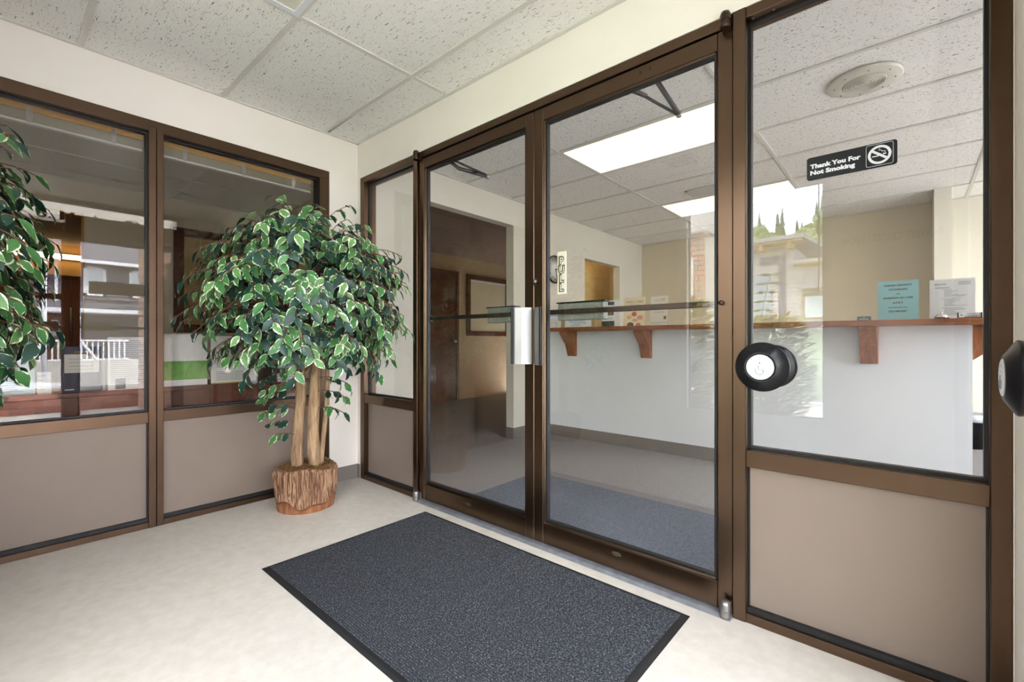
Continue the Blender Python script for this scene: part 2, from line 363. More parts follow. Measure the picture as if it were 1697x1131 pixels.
t = thing('niche_fill', 'added unseen fill light behind the pass-through', 'ceiling light', (-.3, 3.6, H - .03))  # unseen light added to brighten the golden wall of the niche
part(t, 'housing', WHITE, MB().box(-.42, -.18, 3.0, 4.3, H - .02, H - .001)); part(t, 'diffuser', LIT, MB().box(-.41, -.19, 3.01, 4.29, H - .03, H - .021))
sp = thing('ceiling_speaker', 'round white loudspeaker grille set in the lobby ceiling', 'speaker', (2.86, 1.41, H))
SPK = mat('speaker_enamel', (205, 200, 186), .45)
part(sp, 'rim', SPK, MB().lathe([(.168, 0), (.17, -.006), (.158, -.013), (.10, -.016)], (2.86, 1.41, H), n=48, cap=False))
part(sp, 'grille', mat('speaker_grille', (198, 194, 181), .5), MB().lathe([(.10, -.016), (.001, -.017)], (2.86, 1.41, H), n=40))
for i in range(8): part(sp, 'ring', SPK, MB().lathe([(.010 + .0115 * i, -.016), (.0125 + .0115 * i, -.020), (.015 + .0115 * i, -.016)], (2.86, 1.41, H), n=32))
for i in range(8):
    a = math.pi * i / 4 + .2; part(sp, 'screw', STEEL, MB().lathe([(.004, -.013), (.003, -.019), (.0001, -.0195)], (2.86 + .135 * math.cos(a), 1.41 + .135 * math.sin(a), H), n=8))

# ------------------------------------------------------------------ storefront glazing
def frame_box(a0, a1, b0, b1, w):   # ring in a-z plane
    return [(a0, a0 + w, b0, b1), (a1 - w, a1, b0, b1), (a0 + w, a1 - w, b0, b0 + w), (a0 + w, a1 - w, b1 - w, b1)]
def glazing(root, xf, a0, a1, z0, z1, d=.05, g=GLASS, gk=.009):
    mb = MB(xf)
    for r in frame_box(a0, a1, z0, z1, gk): mb.box(r[0], r[1], d - .012, d + .012, r[2], r[3])
    part(root, 'gasket', BLACK, mb)
    part(root, 'glass_pane', g, MB(xf).box(a0 + gk * .5, a1 - gk * .5, d - .003, d + .003, z0 + gk * .5, z1 - gk * .5))
def bay(root, xf, a0, a1, g=GLASS, ztop=2.145, zr0=.552, zr1=.612):
    """one storefront bay: glass above a rail, metal panel below, dark-channelled sill"""
    part(root, 'rail', BRONZE, MB(xf).box(a0, a1, .004, .1, zr0, zr1), bev=.0015)
    part(root, 'sill', BRONZE, MB(xf).box(a0, a1, 0, .1, 0, .032), bev=.0015)
    part(root, 'sill_channel', BLACK, MB(xf).box(a0, a1, .014, .09, .032, .05))
    part(root, 'panel', PANEL, MB(xf).box(a0, a1, .032, .046, .05, zr0))
    mb = MB(xf)
    mb.box(a0, a0 + .006, .028, .034, .05, zr0).box(a1 - .006, a1, .028, .034, .05, zr0)
    part(root, 'panel_gasket', BLACK, mb)
    glazing(root, xf, a0, a1, zr1, ztop, g=g)

# window_1: office window in the left wall
w1 = thing('window_1', 'bronze framed office window with taupe metal panels below', 'window', (0, -1.2, 0), kind='structure')
part(w1, 'head', BRONZE, MB(A_W1).box(-2.15, -.216, 0, .1, 2.125, 2.185), bev=.002)
part(w1, 'jamb', BRONZE, MB(A_W1).box(-.285, -.216, 0, .1, 0, 2.125), bev=.002)
part(w1, 'jamb', BRONZE, MB(A_W1).box(-2.15, -2.09, 0, .1, 0, 2.125), bev=.002)
part(w1, 'mullion', BRONZE, MB(A_W1).box(-1.219, -1.187, -.002, .1, 0, 2.15).box(-1.187, -1.184, .01, .09, 0, 2.15).box(-1.184, -1.155, -.002, .1, 0, 2.15), bev=.0012)
bay(w1, A_W1, -1.155, -.285, GLASS_TINT, 2.125, .562, .62)
bay(w1, A_W1, -2.09, -1.219, GLASS_TINT, 2.125, .562, .62)

# window_2 / window_3: sidelights of the inner doors
w2 = thing('window_2', 'narrow sidelight with taupe panel in the corner beside the glass doors', 'window', (.37, .05, 0), kind='structure')
part(w2, 'jamb', BRONZE, MB().box(.035, .084, 0, .1, 0, 2.187), bev=.002)
part(w2, 'head', BRONZE, MB().box(.084, .673, 0, .1, 2.145, 2.187), bev=.002)
bay(w2, A_W2, .084, .673)
w3 = thing('window_3', 'wide sidelight with taupe panel carrying the no smoking sign', 'window', (2.92, .05, 0), kind='structure')
part(w3, 'jamb', BRONZE, MB().box(3.217, 3.259, 0, .1, 0, 2.187), bev=.002)
part(w3, 'head', BRONZE, MB().box(2.616, 3.217, 0, .1, 2.150, 2.187), bev=.002)
bay(w3, A_W2, 2.616, 3.217, ztop=2.150)
for a, z in ((2.635, 2.149), (2.70, 2.149)): part(w3, 'screw', STEEL, MB().lathe([(.004, 0), (.003, -.003), (.0001, -.0035)], (a, .02, z), n=8))

t1 = thing('trim_1', 'bronze door frame around the inner glass doors', 'door frame', (1.64, .05, 0), kind='structure')
part(t1, 'header', BRONZE, MB().box(.716, 2.572, 0, .1, 2.147, 2.187), bev=.002)
part(t1, 'post', BRONZE, MB().box(.673, .716, -.004, .1, 0, 2.187), bev=.002)
part(t1, 'post', BRONZE, MB().box(2.573, 2.616, -.004, .1, 0, 2.187), bev=.002)
part(t1, 'threshold', THRESH, MB().prism([(-.035, 0), (-.015, .008), (.085, .008), (.11, 0)], lambda y, z, x: (x, y, z), .716, 2.573))
part(t1, 'sealant_bead', WALL, MB().box(.034, XE - .001, -.004, .002, 2.186, 2.190))
part(t1, 'sealant_bead', WALL, MB().box(3.2585, 3.2605, -.004, .002, 0, 2.188))

def leaf(name, label, xf, a0, a1, hinge, z0=.012, z1=2.142, rail=.108, top=2.08, st=.054):
    """narrow-stile aluminium glass door"""
    mid = xf(Vector(((a0 + a1) / 2, .035, 0))); d = thing(name, label, 'door', mid, kind='structure'); D0, D1 = .008, .053
    part(d, 'stile', BRONZE, MB(xf).box(a0, a0 + st, D0, D1, z0, z1), bev=.003)
    part(d, 'stile', BRONZE, MB(xf).box(a1 - st, a1, D0, D1, z0, z1), bev=.003)
    part(d, 'top_rail', BRONZE, MB(xf).box(a0 + st, a1 - st, D0 + .001, D1 - .001, top, z1), bev=.002)
    part(d, 'bottom_rail', BRONZE, MB(xf).box(a0 + st, a1 - st, D0 + .001, D1 - .001, z0, rail), bev=.002)
    mb = MB(xf)   # bevelled glazing stops
    A0, A1 = a0 + st, a1 - st; w_ = .012
    mb.prism([(0, 0), (w_, 0), (w_, -.006), (0, -.016)], lambda p, q, t: (A0 + p, .033 + q, t), rail, top)
    mb.prism([(0, 0), (-w_, 0), (-w_, -.006), (0, -.016)], lambda p, q, t: (A1 + p, .033 + q, t), rail, top)
    mb.prism([(0, 0), (w_, 0), (w_, -.006), (0, -.016)], lambda p, q, t: (t, .033 + q, rail + p), A0 + w_, A1 - w_)
    mb.prism([(0, 0), (-w_, 0), (-w_, -.006), (0, -.016)], lambda p, q, t: (t, .033 + q, top + p), A0 + w_, A1 - w_)
    part(d, 'glazing_stop', BRONZE, mb)
    glazing(d, xf, A0, A1, rail, top, .034, gk=.015)
    return d
d1 = leaf('door_1', 'bronze framed glass door hinged next to the narrow corner sidelight', A_W2, .718, 1.6475, 'L')
d2 = leaf('door_2', 'bronze framed glass door carrying the PULL plate', A_W2, 1.6505, 2.571, 'R')

def pull(d, xf, a, sgn, z0, z1):
    # flared aluminium pull: plate leaving the stile, wide face and two ribs at its end
    P = [(0, .008), (0, .002), (.030, -.040), (.062, -.052), (.082, -.054), (.082, -.047), (.063, -.044), (.036, -.032), (.010, .008)]
    h = part(d, 'handle', ALU, MB(xf).prism([(a + sgn * p, q) for p, q in P], lambda p, q, t: (p, q, t), z0, z1), bev=.0008)
    for o in (.070, .080): part(h, 'rib', BLACK, MB(xf).box(min(a + sgn * o, a + sgn * (o + .004)), max(a + sgn * o, a + sgn * (o + .004)), -.058, -.046, z0 + .001, z1 - .001))
pull(d1, A_W2, 1.637, -1, .884, 1.167); pull(d2, A_W2, 1.660, 1, .884, 1.162)

def panic(d, xf, a0, a1, b0, b1, dd=.085, z=1.143, inset=0.0):
    # rod across the door with the latch box of an exit device, on the inner face
    r = part(d, 'exit_bar', BRONZE_D, MB(xf).box(a0 + .02 + inset, a1 - .02, dd - .014, dd + .001, z - .012, z + .012), bev=.003)
    part(r, 'bar_arm', BRONZE_D, MB(xf).box(a0 + .008 + inset, a0 + .035 + inset, .053, dd + .01, z - .02, z + .02).box(a1 - .035, a1 - .008, .053, dd + .01, z - .02, z + .02), bev=.003)
    bx = part(d, 'latch_box', mat('latch_box_green', (120, 120, 110), .5, .2, var=.05), MB(xf).box(b0, b1, dd + .002, dd + .044, z - .042, z + .042), bev=.004)
    part(bx, 'box_cap', BLACKP, MB(xf).box(b0 - .006, b1 + .004, dd, dd + .047, z + .042, z + .048))
    for b in (b0 + .03, b1 - .04): part(bx, 'screw', STEEL, MB(xf).lathe([(.004, 0), (.003, -.003), (.0001, -.0035)], (b, dd + .002, z - .022), (0, 1, 0), n=8))
panic(d1, A_W2, .718, 1.6475, 1.245, 1.45); panic(d2, A_W2, 1.6505, 2.571, 1.735, 1.995)

def closer(d, pts, slot):
    c = part(d, 'closer_track', BLACKP, MB().box(*slot), bev=.002)
    part(d, 'closer_arm', BLACKP, MB().tube(pts[0], .012, 6)); part(d, 'closer_arm', BLACKP, MB().tube(pts[1], .007, 6))
    e = Vector(pts[0][-1]); part(d, 'closer_joint', STEEL, MB().lathe([(.012, -.012), (.012, .012), (.0001, .014)], e, n=12))
closer(d1, ([(.86, .07, 2.12), (.93, .09, 2.10), (.97, .12, 2.06), (1.09, .25, 2.015)], [(.93, .07, 2.12), (1.09, .25, 2.022)]), (.80, .99, .056, .085, 2.09, 2.13))
closer(d2, ([(2.24, .07, 2.12), (2.26, .30, 2.035)], [(2.13, .08, 2.10), (2.17, .14, 2.085), (2.26, .30, 2.03)]), (2.11, 2.44, .056, .08, 2.10, 2.135))
part(d2, 'closer_slot', STEEL, MB().obox((2.15, .10, 2.096), (.45, .85, -.2), (0, .2, .97), (1, -.45, 0), .05, .004, .012))

def pivot(name, a, zs, label, m):
    t = thing(name, label, 'pivot', (a, -.02, zs[0]), 'door pivots')
    part(t, 'barrel', m, MB().lathe([(.017, zs[0]), (.0185, zs[0] + .01), (.0185, zs[1] - .012), (.015, zs[1]), (.0001, zs[1] + .001)], (a, -.020, 0), n=20))
    part(t, 'collar', m, MB().lathe([(.0195, (zs[0] + zs[1]) / 2), (.0195, (zs[0] + zs[1]) / 2 + .004)], (a, -.020, 0), n=20))
    part(t, 'base', m, MB().box(a - .016, a + .016, -.004, .01, zs[0], zs[1] - .01))
pivot('bottom_pivot', 2.553, (0.001, .062), 'worn steel bottom pivot of the glass door carrying the PULL plate', STEEL)
pivot('bottom_pivot', .727, (0.001, .062), 'worn steel bottom pivot beside the narrow corner sidelight', STEEL)
pivot('top_pivot', 2.553, (2.128, 2.186), 'bronze top pivot of the glass door carrying the PULL plate', BRONZE_D)
pivot('top_pivot', .727, (2.134, 2.19), 'bronze top pivot beside the narrow corner sidelight', BRONZE_D)
k = part(d2, 'lock', BRONZE_D, MB().lathe([(.014, .009), (.014, -.006), (.012, -.010), (.0001, -.010)], px(888.5, 467, 1, 0.0) , (0, 1, 0), n=20))
part(k, 'key_plug', ALU, MB().lathe([(.008, -.0098), (.007, -.012), (.0001, -.012)], px(888.5, 467, 1, 0), (0, 1, 0), n=16))
p = px(1195, 502, 1, .0); part(d2, 'bolt', BRONZE_D, MB().lathe([(.009, .009), (.009, -.004), (.005, -.007), (.0001, -.007)], p, (0, 1, 0), n=14))
for u, v in ((1061, 121), (1077, 113.5)):
    p = px(u, v, 1, .008); part(d2, 'screw', BRONZE_D, MB().lathe([(.006, .001), (.006, -.003), (.0001, -.005)], p, (0, 1, 0), n=12))
for d, u, v in ((d1, 776, 836), (d2, 1022, 918.5)):
    p = px(u, v, 1, .008); part(d, 'maker_badge', mat('badge', (96, 92, 66), .5, .4), MB().add([p + Vector((.022 * math.cos(a), -.0012, .009 * math.sin(a))) for a in [i * math.pi / 8 for i in range(16)]] , [tuple(range(16))]))
    part(d, 'badge_print', DARKLET, MB().box(p.x - .014, p.x + .014, p.y - .0022, p.y - .0016, p.z - .0015, p.z + .0015))

# pull plate on the right glass door
t = thing('pull_sign', 'narrow white plate reading PULL on the glass door', 'sign', (1.803, .03, 1.222))
part(t, 'plate', mat('ivory_plate', (206, 202, 182), .4), MB().box(1.777, 1.829, .0262, .0305, 1.224, 1.428), bev=.0015)
mbo, mbw = MB(), MB()
for i, ch in enumerate('PULL'):
    z = 1.368 - i * .043
    mbo.text(ch, .048, (1.8015, .0262, z + .0005), (1, 0, 0), (0, 0, 1), bold=.12, align='CENTER', lift=.0007)
    mbw.text(ch, .046, (1.804, .0262, z), (1, 0, 0), (0, 0, 1), bold=.0, align='CENTER', lift=.0014)
part(t, 'letter_shadow', mat('olive_letters', (84, 80, 52), .6), mbo, recalc=False); part(t, 'letters', mat('cream_letters', (214, 212, 200), .5), mbw, recalc=False)

# no smoking sign on the wide sidelight
t = thing('no_smoking_sign', 'black plastic sign reading Thank You For Not Smoking', 'sign', (2.91, .04, 1.537))
def rrect(x0, x1, z0, z1, r, n=5):
    P = []
    for cx_, cz_, a0 in ((x1 - r, z1 - r, 0), (x0 + r, z1 - r, 90), (x0 + r, z0 + r, 180), (x1 - r, z0 + r, 270)):
        for i in range(n + 1): a = math.radians(a0 + 90 * i / n); P.append((cx_ + r * math.cos(a), cz_ + r * math.sin(a)))
    return P
part(t, 'plate', BLACKP, MB().prism(rrect(2.794, 3.026, 1.537, 1.612, .008), lambda a, b, c: (a, c, b), .0372, .0455), bev=.0015)
mb = MB().text('Thank You For', .0190, (2.804, .037, 1.574), (1, 0, 0), (0, 0, 1), bold=.05, width=.134)
mb.text('Not Smoking', .0190, (2.804, .037, 1.553), (1, 0, 0), (0, 0, 1), bold=.05, width=.120)
part(t, 'lettering', WHITE, mb, recalc=False)
cx_, cz_ = 2.984, 1.5745
P0, P1 = rrect(2.951, 3.017, 1.541, 1.608, .006), rrect(2.952, 3.016, 1.542, 1.607, .005); n = len(P0)
mb = MB().add([(a, .0365, b) for a, b in P0 + P1], [(i, (i + 1) % n, n + (i + 1) % n, n + i) for i in range(n)])
N = 40; R0, R1 = .0285, .0215
mb.add([(cx_ + r * math.cos(2 * math.pi * i / N), .0365, cz_ + r * math.sin(2 * math.pi * i / N)) for r in (R0, R1) for i in range(N)], [(i, (i + 1) % N, N + (i + 1) % N, N + i) for i in range(N)])
part(t, 'pictogram_ring', WHITE, mb, recalc=False)
mb = MB().obox((cx_, .0362, cz_), (.78, 0, -.62), (0, 1, 0), (.62, 0, .78), .024, .0003, .0034)
part(t, 'pictogram_bar', WHITE, mb)
mb = MB().box(cx_ - .018, cx_ - .002, .0363, .0368, cz_ - .005, cz_ - .002).box(cx_ + .008, cx_ + .016, .0363, .0368, cz_ - .001, cz_ + .002)
pts = [(cx_ + .013, .0365, cz_ + .004), (cx_ + .014, .0365, cz_ + .008), (cx_ + .006, .0365, cz_ + .009), (cx_ + .004, .0365, cz_ + .013), (cx_ - .002, .0365, cz_ + .014), (cx_ + .001, .0365, cz_ + .019)]
mb.tube(pts, .0009, 4); part(t, 'pictogram_cigarette', WHITE, mb)

# accessible push buttons
def push_button(loc, ax, label, k=1.0, hub=.0):
    t = thing('push_button', label, 'push button', loc, 'door push buttons'); ax = Vector(ax)
    part(t, 'mount', BLACKP, MB().lathe([(.030, -hub), (.030, .022 * k)], loc, ax, 24))
    if hub: part(t, 'back_plate', BLACKP, MB().lathe([(.074, -hub), (.075, -hub + .004), (.072, -hub + .010), (.03, -hub + .012)], Vector(loc) + Vector((.017, 0, 0)), ax, 48))
    b = part(t, 'body', BLACKP, MB().lathe([(a_, b_ * k) for a_, b_ in ((.074, .020), (.083, .022), (.084, .030), (.081, .034), (.050, .056), (.046, .058), (.044, .052), (.040, .052))], loc, ax, 64))
    c = part(t, 'cap', WHITE, MB().lathe([(.043, .050 * k), (.042, .058 * k), (.038, .060 * k), (.0001, .060 * k)], loc, ax, 40))
    up = Vector((0, 0, 1)); ex = up.cross(ax).normalized(); o = Vector(loc) + ax * (.060 * k + .0008)
    part(c, 'pinhole', BLACK, MB().lathe([(.0022, .060 * k + .0002), (.0001, .060 * k + .0005)], Vector(loc) + up * .014, ax, 10))
    mb = MB()
    pts = [o + ex * (.013 * math.cos(a)) + up * (-.012 + .013 * math.sin(a)) for a in [math.radians(d_) for d_ in range(150, 391, 24)]]
    mb.tube(pts, .0012, 4); mb.tube([o + up * .006 + ex * -.004, o + up * -.006 + ex * -.003, o + up * -.008 + ex * .008, o + up * -.018 + ex * .013], .0012, 4)
    mb.text('PUSH TO OPEN', .0065, Vector(loc) + ax * (.060 * k + .0004) + up * .024, ex, up, align='CENTER')
    part(c, 'print', mat('pale_print', (150, 158, 164), .7), mb, recalc=False)
push_button((2.676, -.012, .912), (0, -1, 0), 'round black push button before the glass of the wide sidelight', hub=.057)
push_button((XE, -.275, .918), (-1, 0, 0), 'round black push button on the white wall by the entrance', k=.86)

# baseboards
struct('baseboard_left', 'grey vinyl baseboard in the vestibule corner', BASEB, MB().box(0, .006, -.215, 0, 0, .10).box(.006, .034, -.006, 0, 0, .10), 'baseboard')
struct('baseboard_right', 'grey vinyl baseboard beneath the push button', BASEB, MB().box(XE - .006, XE, -.298, -.004, 0, .10), 'baseboard')
struct('baseboard_counter', 'grey vinyl baseboard along the reception counter', BASEB, MB().box(.006, 3.336, 2.174, 2.18, 0, .11).box(3.336, 3.342, 2.174, 2.30, 0, .11), 'baseboard')
struct('baseboard_lobby', 'grey vinyl baseboard along the lobby walls', BASEB, MB().box(0, .006, .12, .60, 0, .11).box(0, .006, 1.734, 2.174, 0, .11).box(-.1, .006, 1.728, 1.74, 0, .11).box(3.34, 5.5, 4.672, 4.68, 0, .11).box(.0, 3.2, 4.672, 4.68, 0, .11), 'baseboard')

# ------------------------------------------------------------------ floor mats
t = thing('door_mat', 'charcoal ribbed door mat with black rubber border', 'door mat', (1.686, -.5425, 0))
X0, X1, Y0, Y1 = .917, 2.455, -.99, -.095
P = lambda i, z: [(X0 + i, Y0 + i, z), (X1 - i, Y0 + i, z), (X1 - i, Y1 - i, z), (X0 + i, Y1 - i, z)]
mb = MB().add(P(0, .0005) + P(.012, .006) + P(.026, .007) + P(.026, .001), [(i + 4 * k_, (i + 1) % 4 + 4 * k_, (i + 1) % 4 + 4 * k_ + 4, i + 4 * k_ + 4) for k_ in range(3) for i in range(4)])
part(t, 'border', MATBLK, mb)
def rib_mat(name, a, b, c):
    m = bpy.data.materials.new(name); m.use_nodes = True; tt = m.node_tree; p = tt.nodes['Principled BSDF']; p.inputs['Roughness'].default_value = .95; p.inputs['Specular IOR Level'].default_value = .15
    co = tt.nodes.new('ShaderNodeTexCoord')
    mp = tt.nodes.new('ShaderNodeMapping'); mp.inputs['Scale'].default_value = (95, 210, 1); tt.links.new(co.outputs['Object'], mp.inputs['Vector'])
    n = tt.nodes.new('ShaderNodeTexNoise'); n.inputs['Scale'].default_value = 1.6; n.inputs['Detail'].default_value = 3; tt.links.new(mp.outputs[0], n.inputs['Vector'])
    r = tt.nodes.new('ShaderNodeValToRGB'); e = r.color_ramp.elements; e[0].position = .38; e[0].color = (*lin(a), 1); e[1].position = .72; e[1].color = (*lin(c), 1)
    q = e.new(.55); q.color = (*lin(b), 1)
    tt.links.new(n.outputs['Fac'], r.inputs['Fac']); tt.links.new(r.outputs['Color'], p.inputs['Base Color'])
    bp = tt.nodes.new('ShaderNodeBump'); bp.inputs['Strength'].default_value = .8; bp.inputs['Distance'].default_value = .006
    tt.links.new(n.outputs['Fac'], bp.inputs['Height']); tt.links.new(bp.outputs[0], p.inputs['Normal'])
    return m
mb = MB(); y = Y0 + .026; k_ = 0; vs_ = []; 
while y < Y1 - .026:      # low woven ribs
    vs_ += [(X0 + .026, y, .0065), (X1 - .026, y, .0065), (X0 + .026, y + .0045, .0095), (X1 - .026, y + .0045, .0095)]; y += .009
rows = len(vs_) // 2
part(t, 'pile', rib_mat('charcoal_pile', (34, 35, 38), (66, 67, 70), (122, 124, 128)), mb.add(vs_, [(2 * i, 2 * i + 1, 2 * i + 3, 2 * i + 2) for i in range(rows - 1)]))
t = thing('walk_off_mat', 'blue grey carpet mat inside the glass doors', 'door mat', (1.695, .53, 0))
part(t, 'pile', CARPET2, MB().box(.93, 2.46, .115, .94, .0005, .008), bev=.002)
part(t, 'binding', mat('mat_binding', (70, 72, 80), .9), MB().box(.922, .93, .115, .948, .0005, .006).box(2.46, 2.468, .115, .948, .0005, .006).box(.93, 2.46, .94, .948, .0005, .006))

# ------------------------------------------------------------------ reception counter and what stands on it
struct('wall_counter', 'white half-height wall of the reception counter', COUNTER_W, MB().box(.0, 3.336, 2.18, 2.30, 0, 1.097), 'wall')
SH = 1.135
cs = thing('counter_shelf', 'reddish wooden counter shelf on angled wooden brackets', 'shelf', (1.8, 2.2, 1.097))
part(cs, 'board', WOOD, MB().prism([(.001, 1.97), (3.42, 1.97), (3.60, 2.15), (3.60, 2.62), (3.48, 2.62), (.001, 2.47)], lambda x, y, z: (x, y, z), 1.097, SH), bev=.003)
WOODV = mat('bracket_wood', (120, 62, 30), .4, rgb2=(168, 98, 48), scale=5, stretch=(9, 9, 1.2), dist=.6)
for x in (.433, 1.24, 2.04, 2.84):
    part(cs, 'bracket', WOODV, MB().prism([(2.179, 1.096), (1.995, 1.096), (1.995, 1.075), (2.10, .965), (2.145, .845), (2.179, .845)], lambda y, z, t: (t, y, z), x - .048, x + .048), bev=.003)
part(cs, 'bracket', WOODV, MB().prism([(3.337, 1.096), (3.545, 1.096), (3.545, 1.06), (3.337, .88)], lambda x, z, t: (x, t, z), 2.20, 2.28), bev=.003)

def sheet(name, label, cat, o, w_, h_, ex, lean, m, lines=(), fills=(), holder=False, group=None, th=.0008):
    """a paper or card: o = middle of the bottom edge; ex = reading direction; lines = (text, size, x, y, align, mat)"""
    o = Vector(o); ex = Vector(ex).normalized(); n0 = ex.cross(Vector((0, 0, 1)))
    ey = (Vector((0, 0, 1)) * math.cos(lean) - n0 * math.sin(lean)).normalized(); n = ex.cross(ey)
    t = thing(name, label, cat, o, group)
    def rect(x0, x1, y0, y1, l0, l1):
        return MB().obox(o + ex * ((x0 + x1) / 2) + ey * ((y0 + y1) / 2) + n * ((l0 + l1) / 2), ex, ey, n, (x1 - x0) / 2, (y1 - y0) / 2, (l1 - l0) / 2)
    part(t, 'page', m, rect(-w_ / 2, w_ / 2, 0, h_, 0, th))
    for nm, x0, x1, y0, y1, mm in fills: part(t, nm, mm, rect(x0, x1, y0, y1, th + .0001, th + .0006))
    by = {}
    for body, sz, x, y, al, mm in lines:
        mb = by.setdefault(mm.name, (mm, MB()))[1]
        if body is None:     # unreadable line of small print: a thin strip, (None, thickness, x0, y, x1, mat)
            a = rect(x, al, y, y + sz, th + .0001, th + .0008); b0 = len(mb.v); mb.v += a.v; mb.f += [tuple(i + b0 for i in f) for f in a.f]; mb.sm += a.sm
        else: mb.text(body, sz, o + ex * x + ey * y + n * th, ex, ey, bold=.055 if mm.name == 'black_letters' else .02, align=al, lift=.0009)
    for k_, (mm, mb) in by.items(): tag(part(t, 'print', mm, mb, recalc=False), kind='stuff')
    if holder:
        part(t, 'sleeve', GLASS, rect(-w_ / 2 - .006, w_ / 2 + .006, 0, h_ + .006, th + .0012, th + .0024))
    return t
PX = (1, 0, 0); C_ = 'CENTER'; L_ = 'LEFT'
BLUEP = mat('aqua_paper', (126, 200, 210), .5)
sheet('notice_sheet', 'aqua blue counselling notice standing on the counter', 'notice', (2.987, 2.20, SH), .207, .268, PX, .09, BLUEP,
      [('SHEREEN BENNIGHT', .0155, 0, .233, C_, DARKLET), ('COUNSELING', .0155, 0, .205, C_, DARKLET), ('AND', .009, 0, .178, C_, DARKLET), ('GUARDIAN AD LITEM', .0155, 0, .148, C_, DARKLET),
       ('SUITE 3', .0155, 0, .115, C_, DARKLET), ('FOR APPOINTMENT CALL', .0085, 0, .086, C_, DARKLET), ('(253-988-5587', .0155, 0, .058, C_, DARKLET)], holder=True)
rnd = random.Random(4)
tl = [('HARRIS', .016, -.078, .222, L_, INKG), (None, .004, -.079, .224, -.072, INK)] + [(None, .0022, .03, .238 - .006 * i, .085, INKG) for i in range(4)] + [(None, .003, -.078, .203, -.01, INK)]
for i in range(26):
    if i % 9 == 8: continue
    x0 = -.05 if i % 9 == 0 else -.036; tl.append((None, .002, x0, .193 - .0066 * i, x0 + rnd.uniform(.03, .11), INKG))
sheet('notice_sheet', 'white printed letter sheet standing behind the service bell', 'notice', (3.247, 2.21, SH), .207, .258, PX, .10, PAPER, tl, holder=True)
sheet('card_holder', 'dark blue card stand with small white emblem on the counter', 'card holder', (2.815, 2.12, SH), .074, .028, PX, .15, mat('slate_card', (64, 84, 100), .5),
      [('..', .02, 0, .018, C_, PAPER), (None, .002, -.02, .012, .02, mat('gold_print', (190, 170, 90), .6)), (None, .0018, -.025, .006, .025, PAPER)], th=.02)
t = sheet('business_card_holder', 'white business cards reading HARRIS in a black edged holder', 'card holder', (3.315, 2.075, SH), .094, .034, PX, .12, PAPER,
      [('HARRIS', .0165, .006, .004, C_, INK), ('¤', .016, -.034, .014, C_, INK)] + [(None, .0015, -.012, .028 - .004 * i, .03, INKG) for i in range(3)], th=.012)
part(t, 'holder', BLACKP, MB().box(3.263, 3.268, 2.05, 2.09, SH, SH + .034).box(3.362, 3.367, 2.05, 2.09, SH, SH + .034).box(3.263, 3.367, 2.05, 2.055, SH, SH + .006))
t = thing('service_bell', 'small chrome service bell on the counter', 'bell', (3.195, 2.07, SH)); o = (3.195, 2.07, SH)
part(t, 'base', BLACKP, MB().lathe([(.036, 0), (.036, .005), (.030, .008)], o, n=32)); CHROME = mat('chrome', (220, 220, 222), .12, 1.0)
part(t, 'dome', CHROME, MB().lathe([(.033, .007), (.034, .010), (.030, .020), (.020, .029), (.008, .033), (.0001, .034)], o, n=32))
part(t, 'plunger', CHROME, MB().lathe([(.003, .033), (.003, .043), (.005, .044), (.0001, .046)], o, n=12))
# left group of papers
def at(u, y=2.2): return px(u, 540, 1, y).x
def span(u0, u1, y=2.2): a, b = at(u0, y), at(u1, y); return (a + b) / 2, b - a
c, w_ = span(898, 931); lb = mat('sky_print', (150, 180, 212), .6)
sheet('notice_sheet', 'white sheet with pale blue picture leaning beside the wall clock', 'notice', (c, 2.21, SH), w_, .20, PX, .08, PAPER, [(None, .002, -.08, .10 - .012 * i, .07, INKG) for i in range(7)], [('picture', -.09, .10, .13, .18, lb)])
t = thing('leaflet_box', 'open cardboard leaflet box with printed white label on the counter', 'box', (px(957, 540, 1, 2.06).x, 2.10, SH)); c, w_ = span(930, 986, 2.04); CB = mat('cardboard', (178, 148, 108), .8, var=.05, scale=20)
part(t, 'front', CB, MB().box(c - w_ / 2, c + w_ / 2, 2.04, 2.045, SH, SH + .085)); part(t, 'side', CB, MB().box(c - w_ / 2, c - w_ / 2 + .005, 2.045, 2.17, SH, SH + .11)); part(t, 'side', CB, MB().box(c + w_ / 2 - .005, c + w_ / 2, 2.045, 2.17, SH, SH + .11)); part(t, 'back', CB, MB().box(c - w_ / 2, c + w_ / 2, 2.165, 2.17, SH, SH + .12))
lab = part(t, 'label', PAPER, MB().box(c - w_ * .38, c + w_ * .40, 2.038, 2.0395, SH + .004, SH + .075))
mb = MB()
for i, (a, b) in enumerate(((-.26, .22), (-.24, .26), (-.12, .24), (-.2, .1))): mb.box(c + a * w_, c + b * w_, 2.0370, 2.0378, SH + .060 - .014 * i, SH + .0635 - .014 * i)
tag(part(lab, 'print', mat('blue_ink', (70, 90, 150), .8), mb), kind='stuff')
t = thing('tape_dispenser', 'small clear white tape dispenser in front of the leaning sheet', 'dispenser', (.30, 2.03, SH))
part(t, 'body', mat('frost_plastic', (226, 224, 222), .3), MB().prism([(.27, 0), (.36, 0), (.365, .022), (.345, .03), (.33, .018), (.305, .02), (.29, .036), (.272, .03)], lambda x, z, y: (x, y, SH + z), 2.02, 2.04), bev=.002)
part(t, 'roll', PAPER, MB().lathe([(.013, -.008), (.013, .008)], (.288, 2.03, SH + .017), (0, 1, 0), 20))
c, w_ = span(988, 1027); dk = mat('charcoal_print', (62, 64, 68), .6); ph = mat('photo_print', (150, 118, 108), .6, rgb2=(70, 52, 50), scale=60)
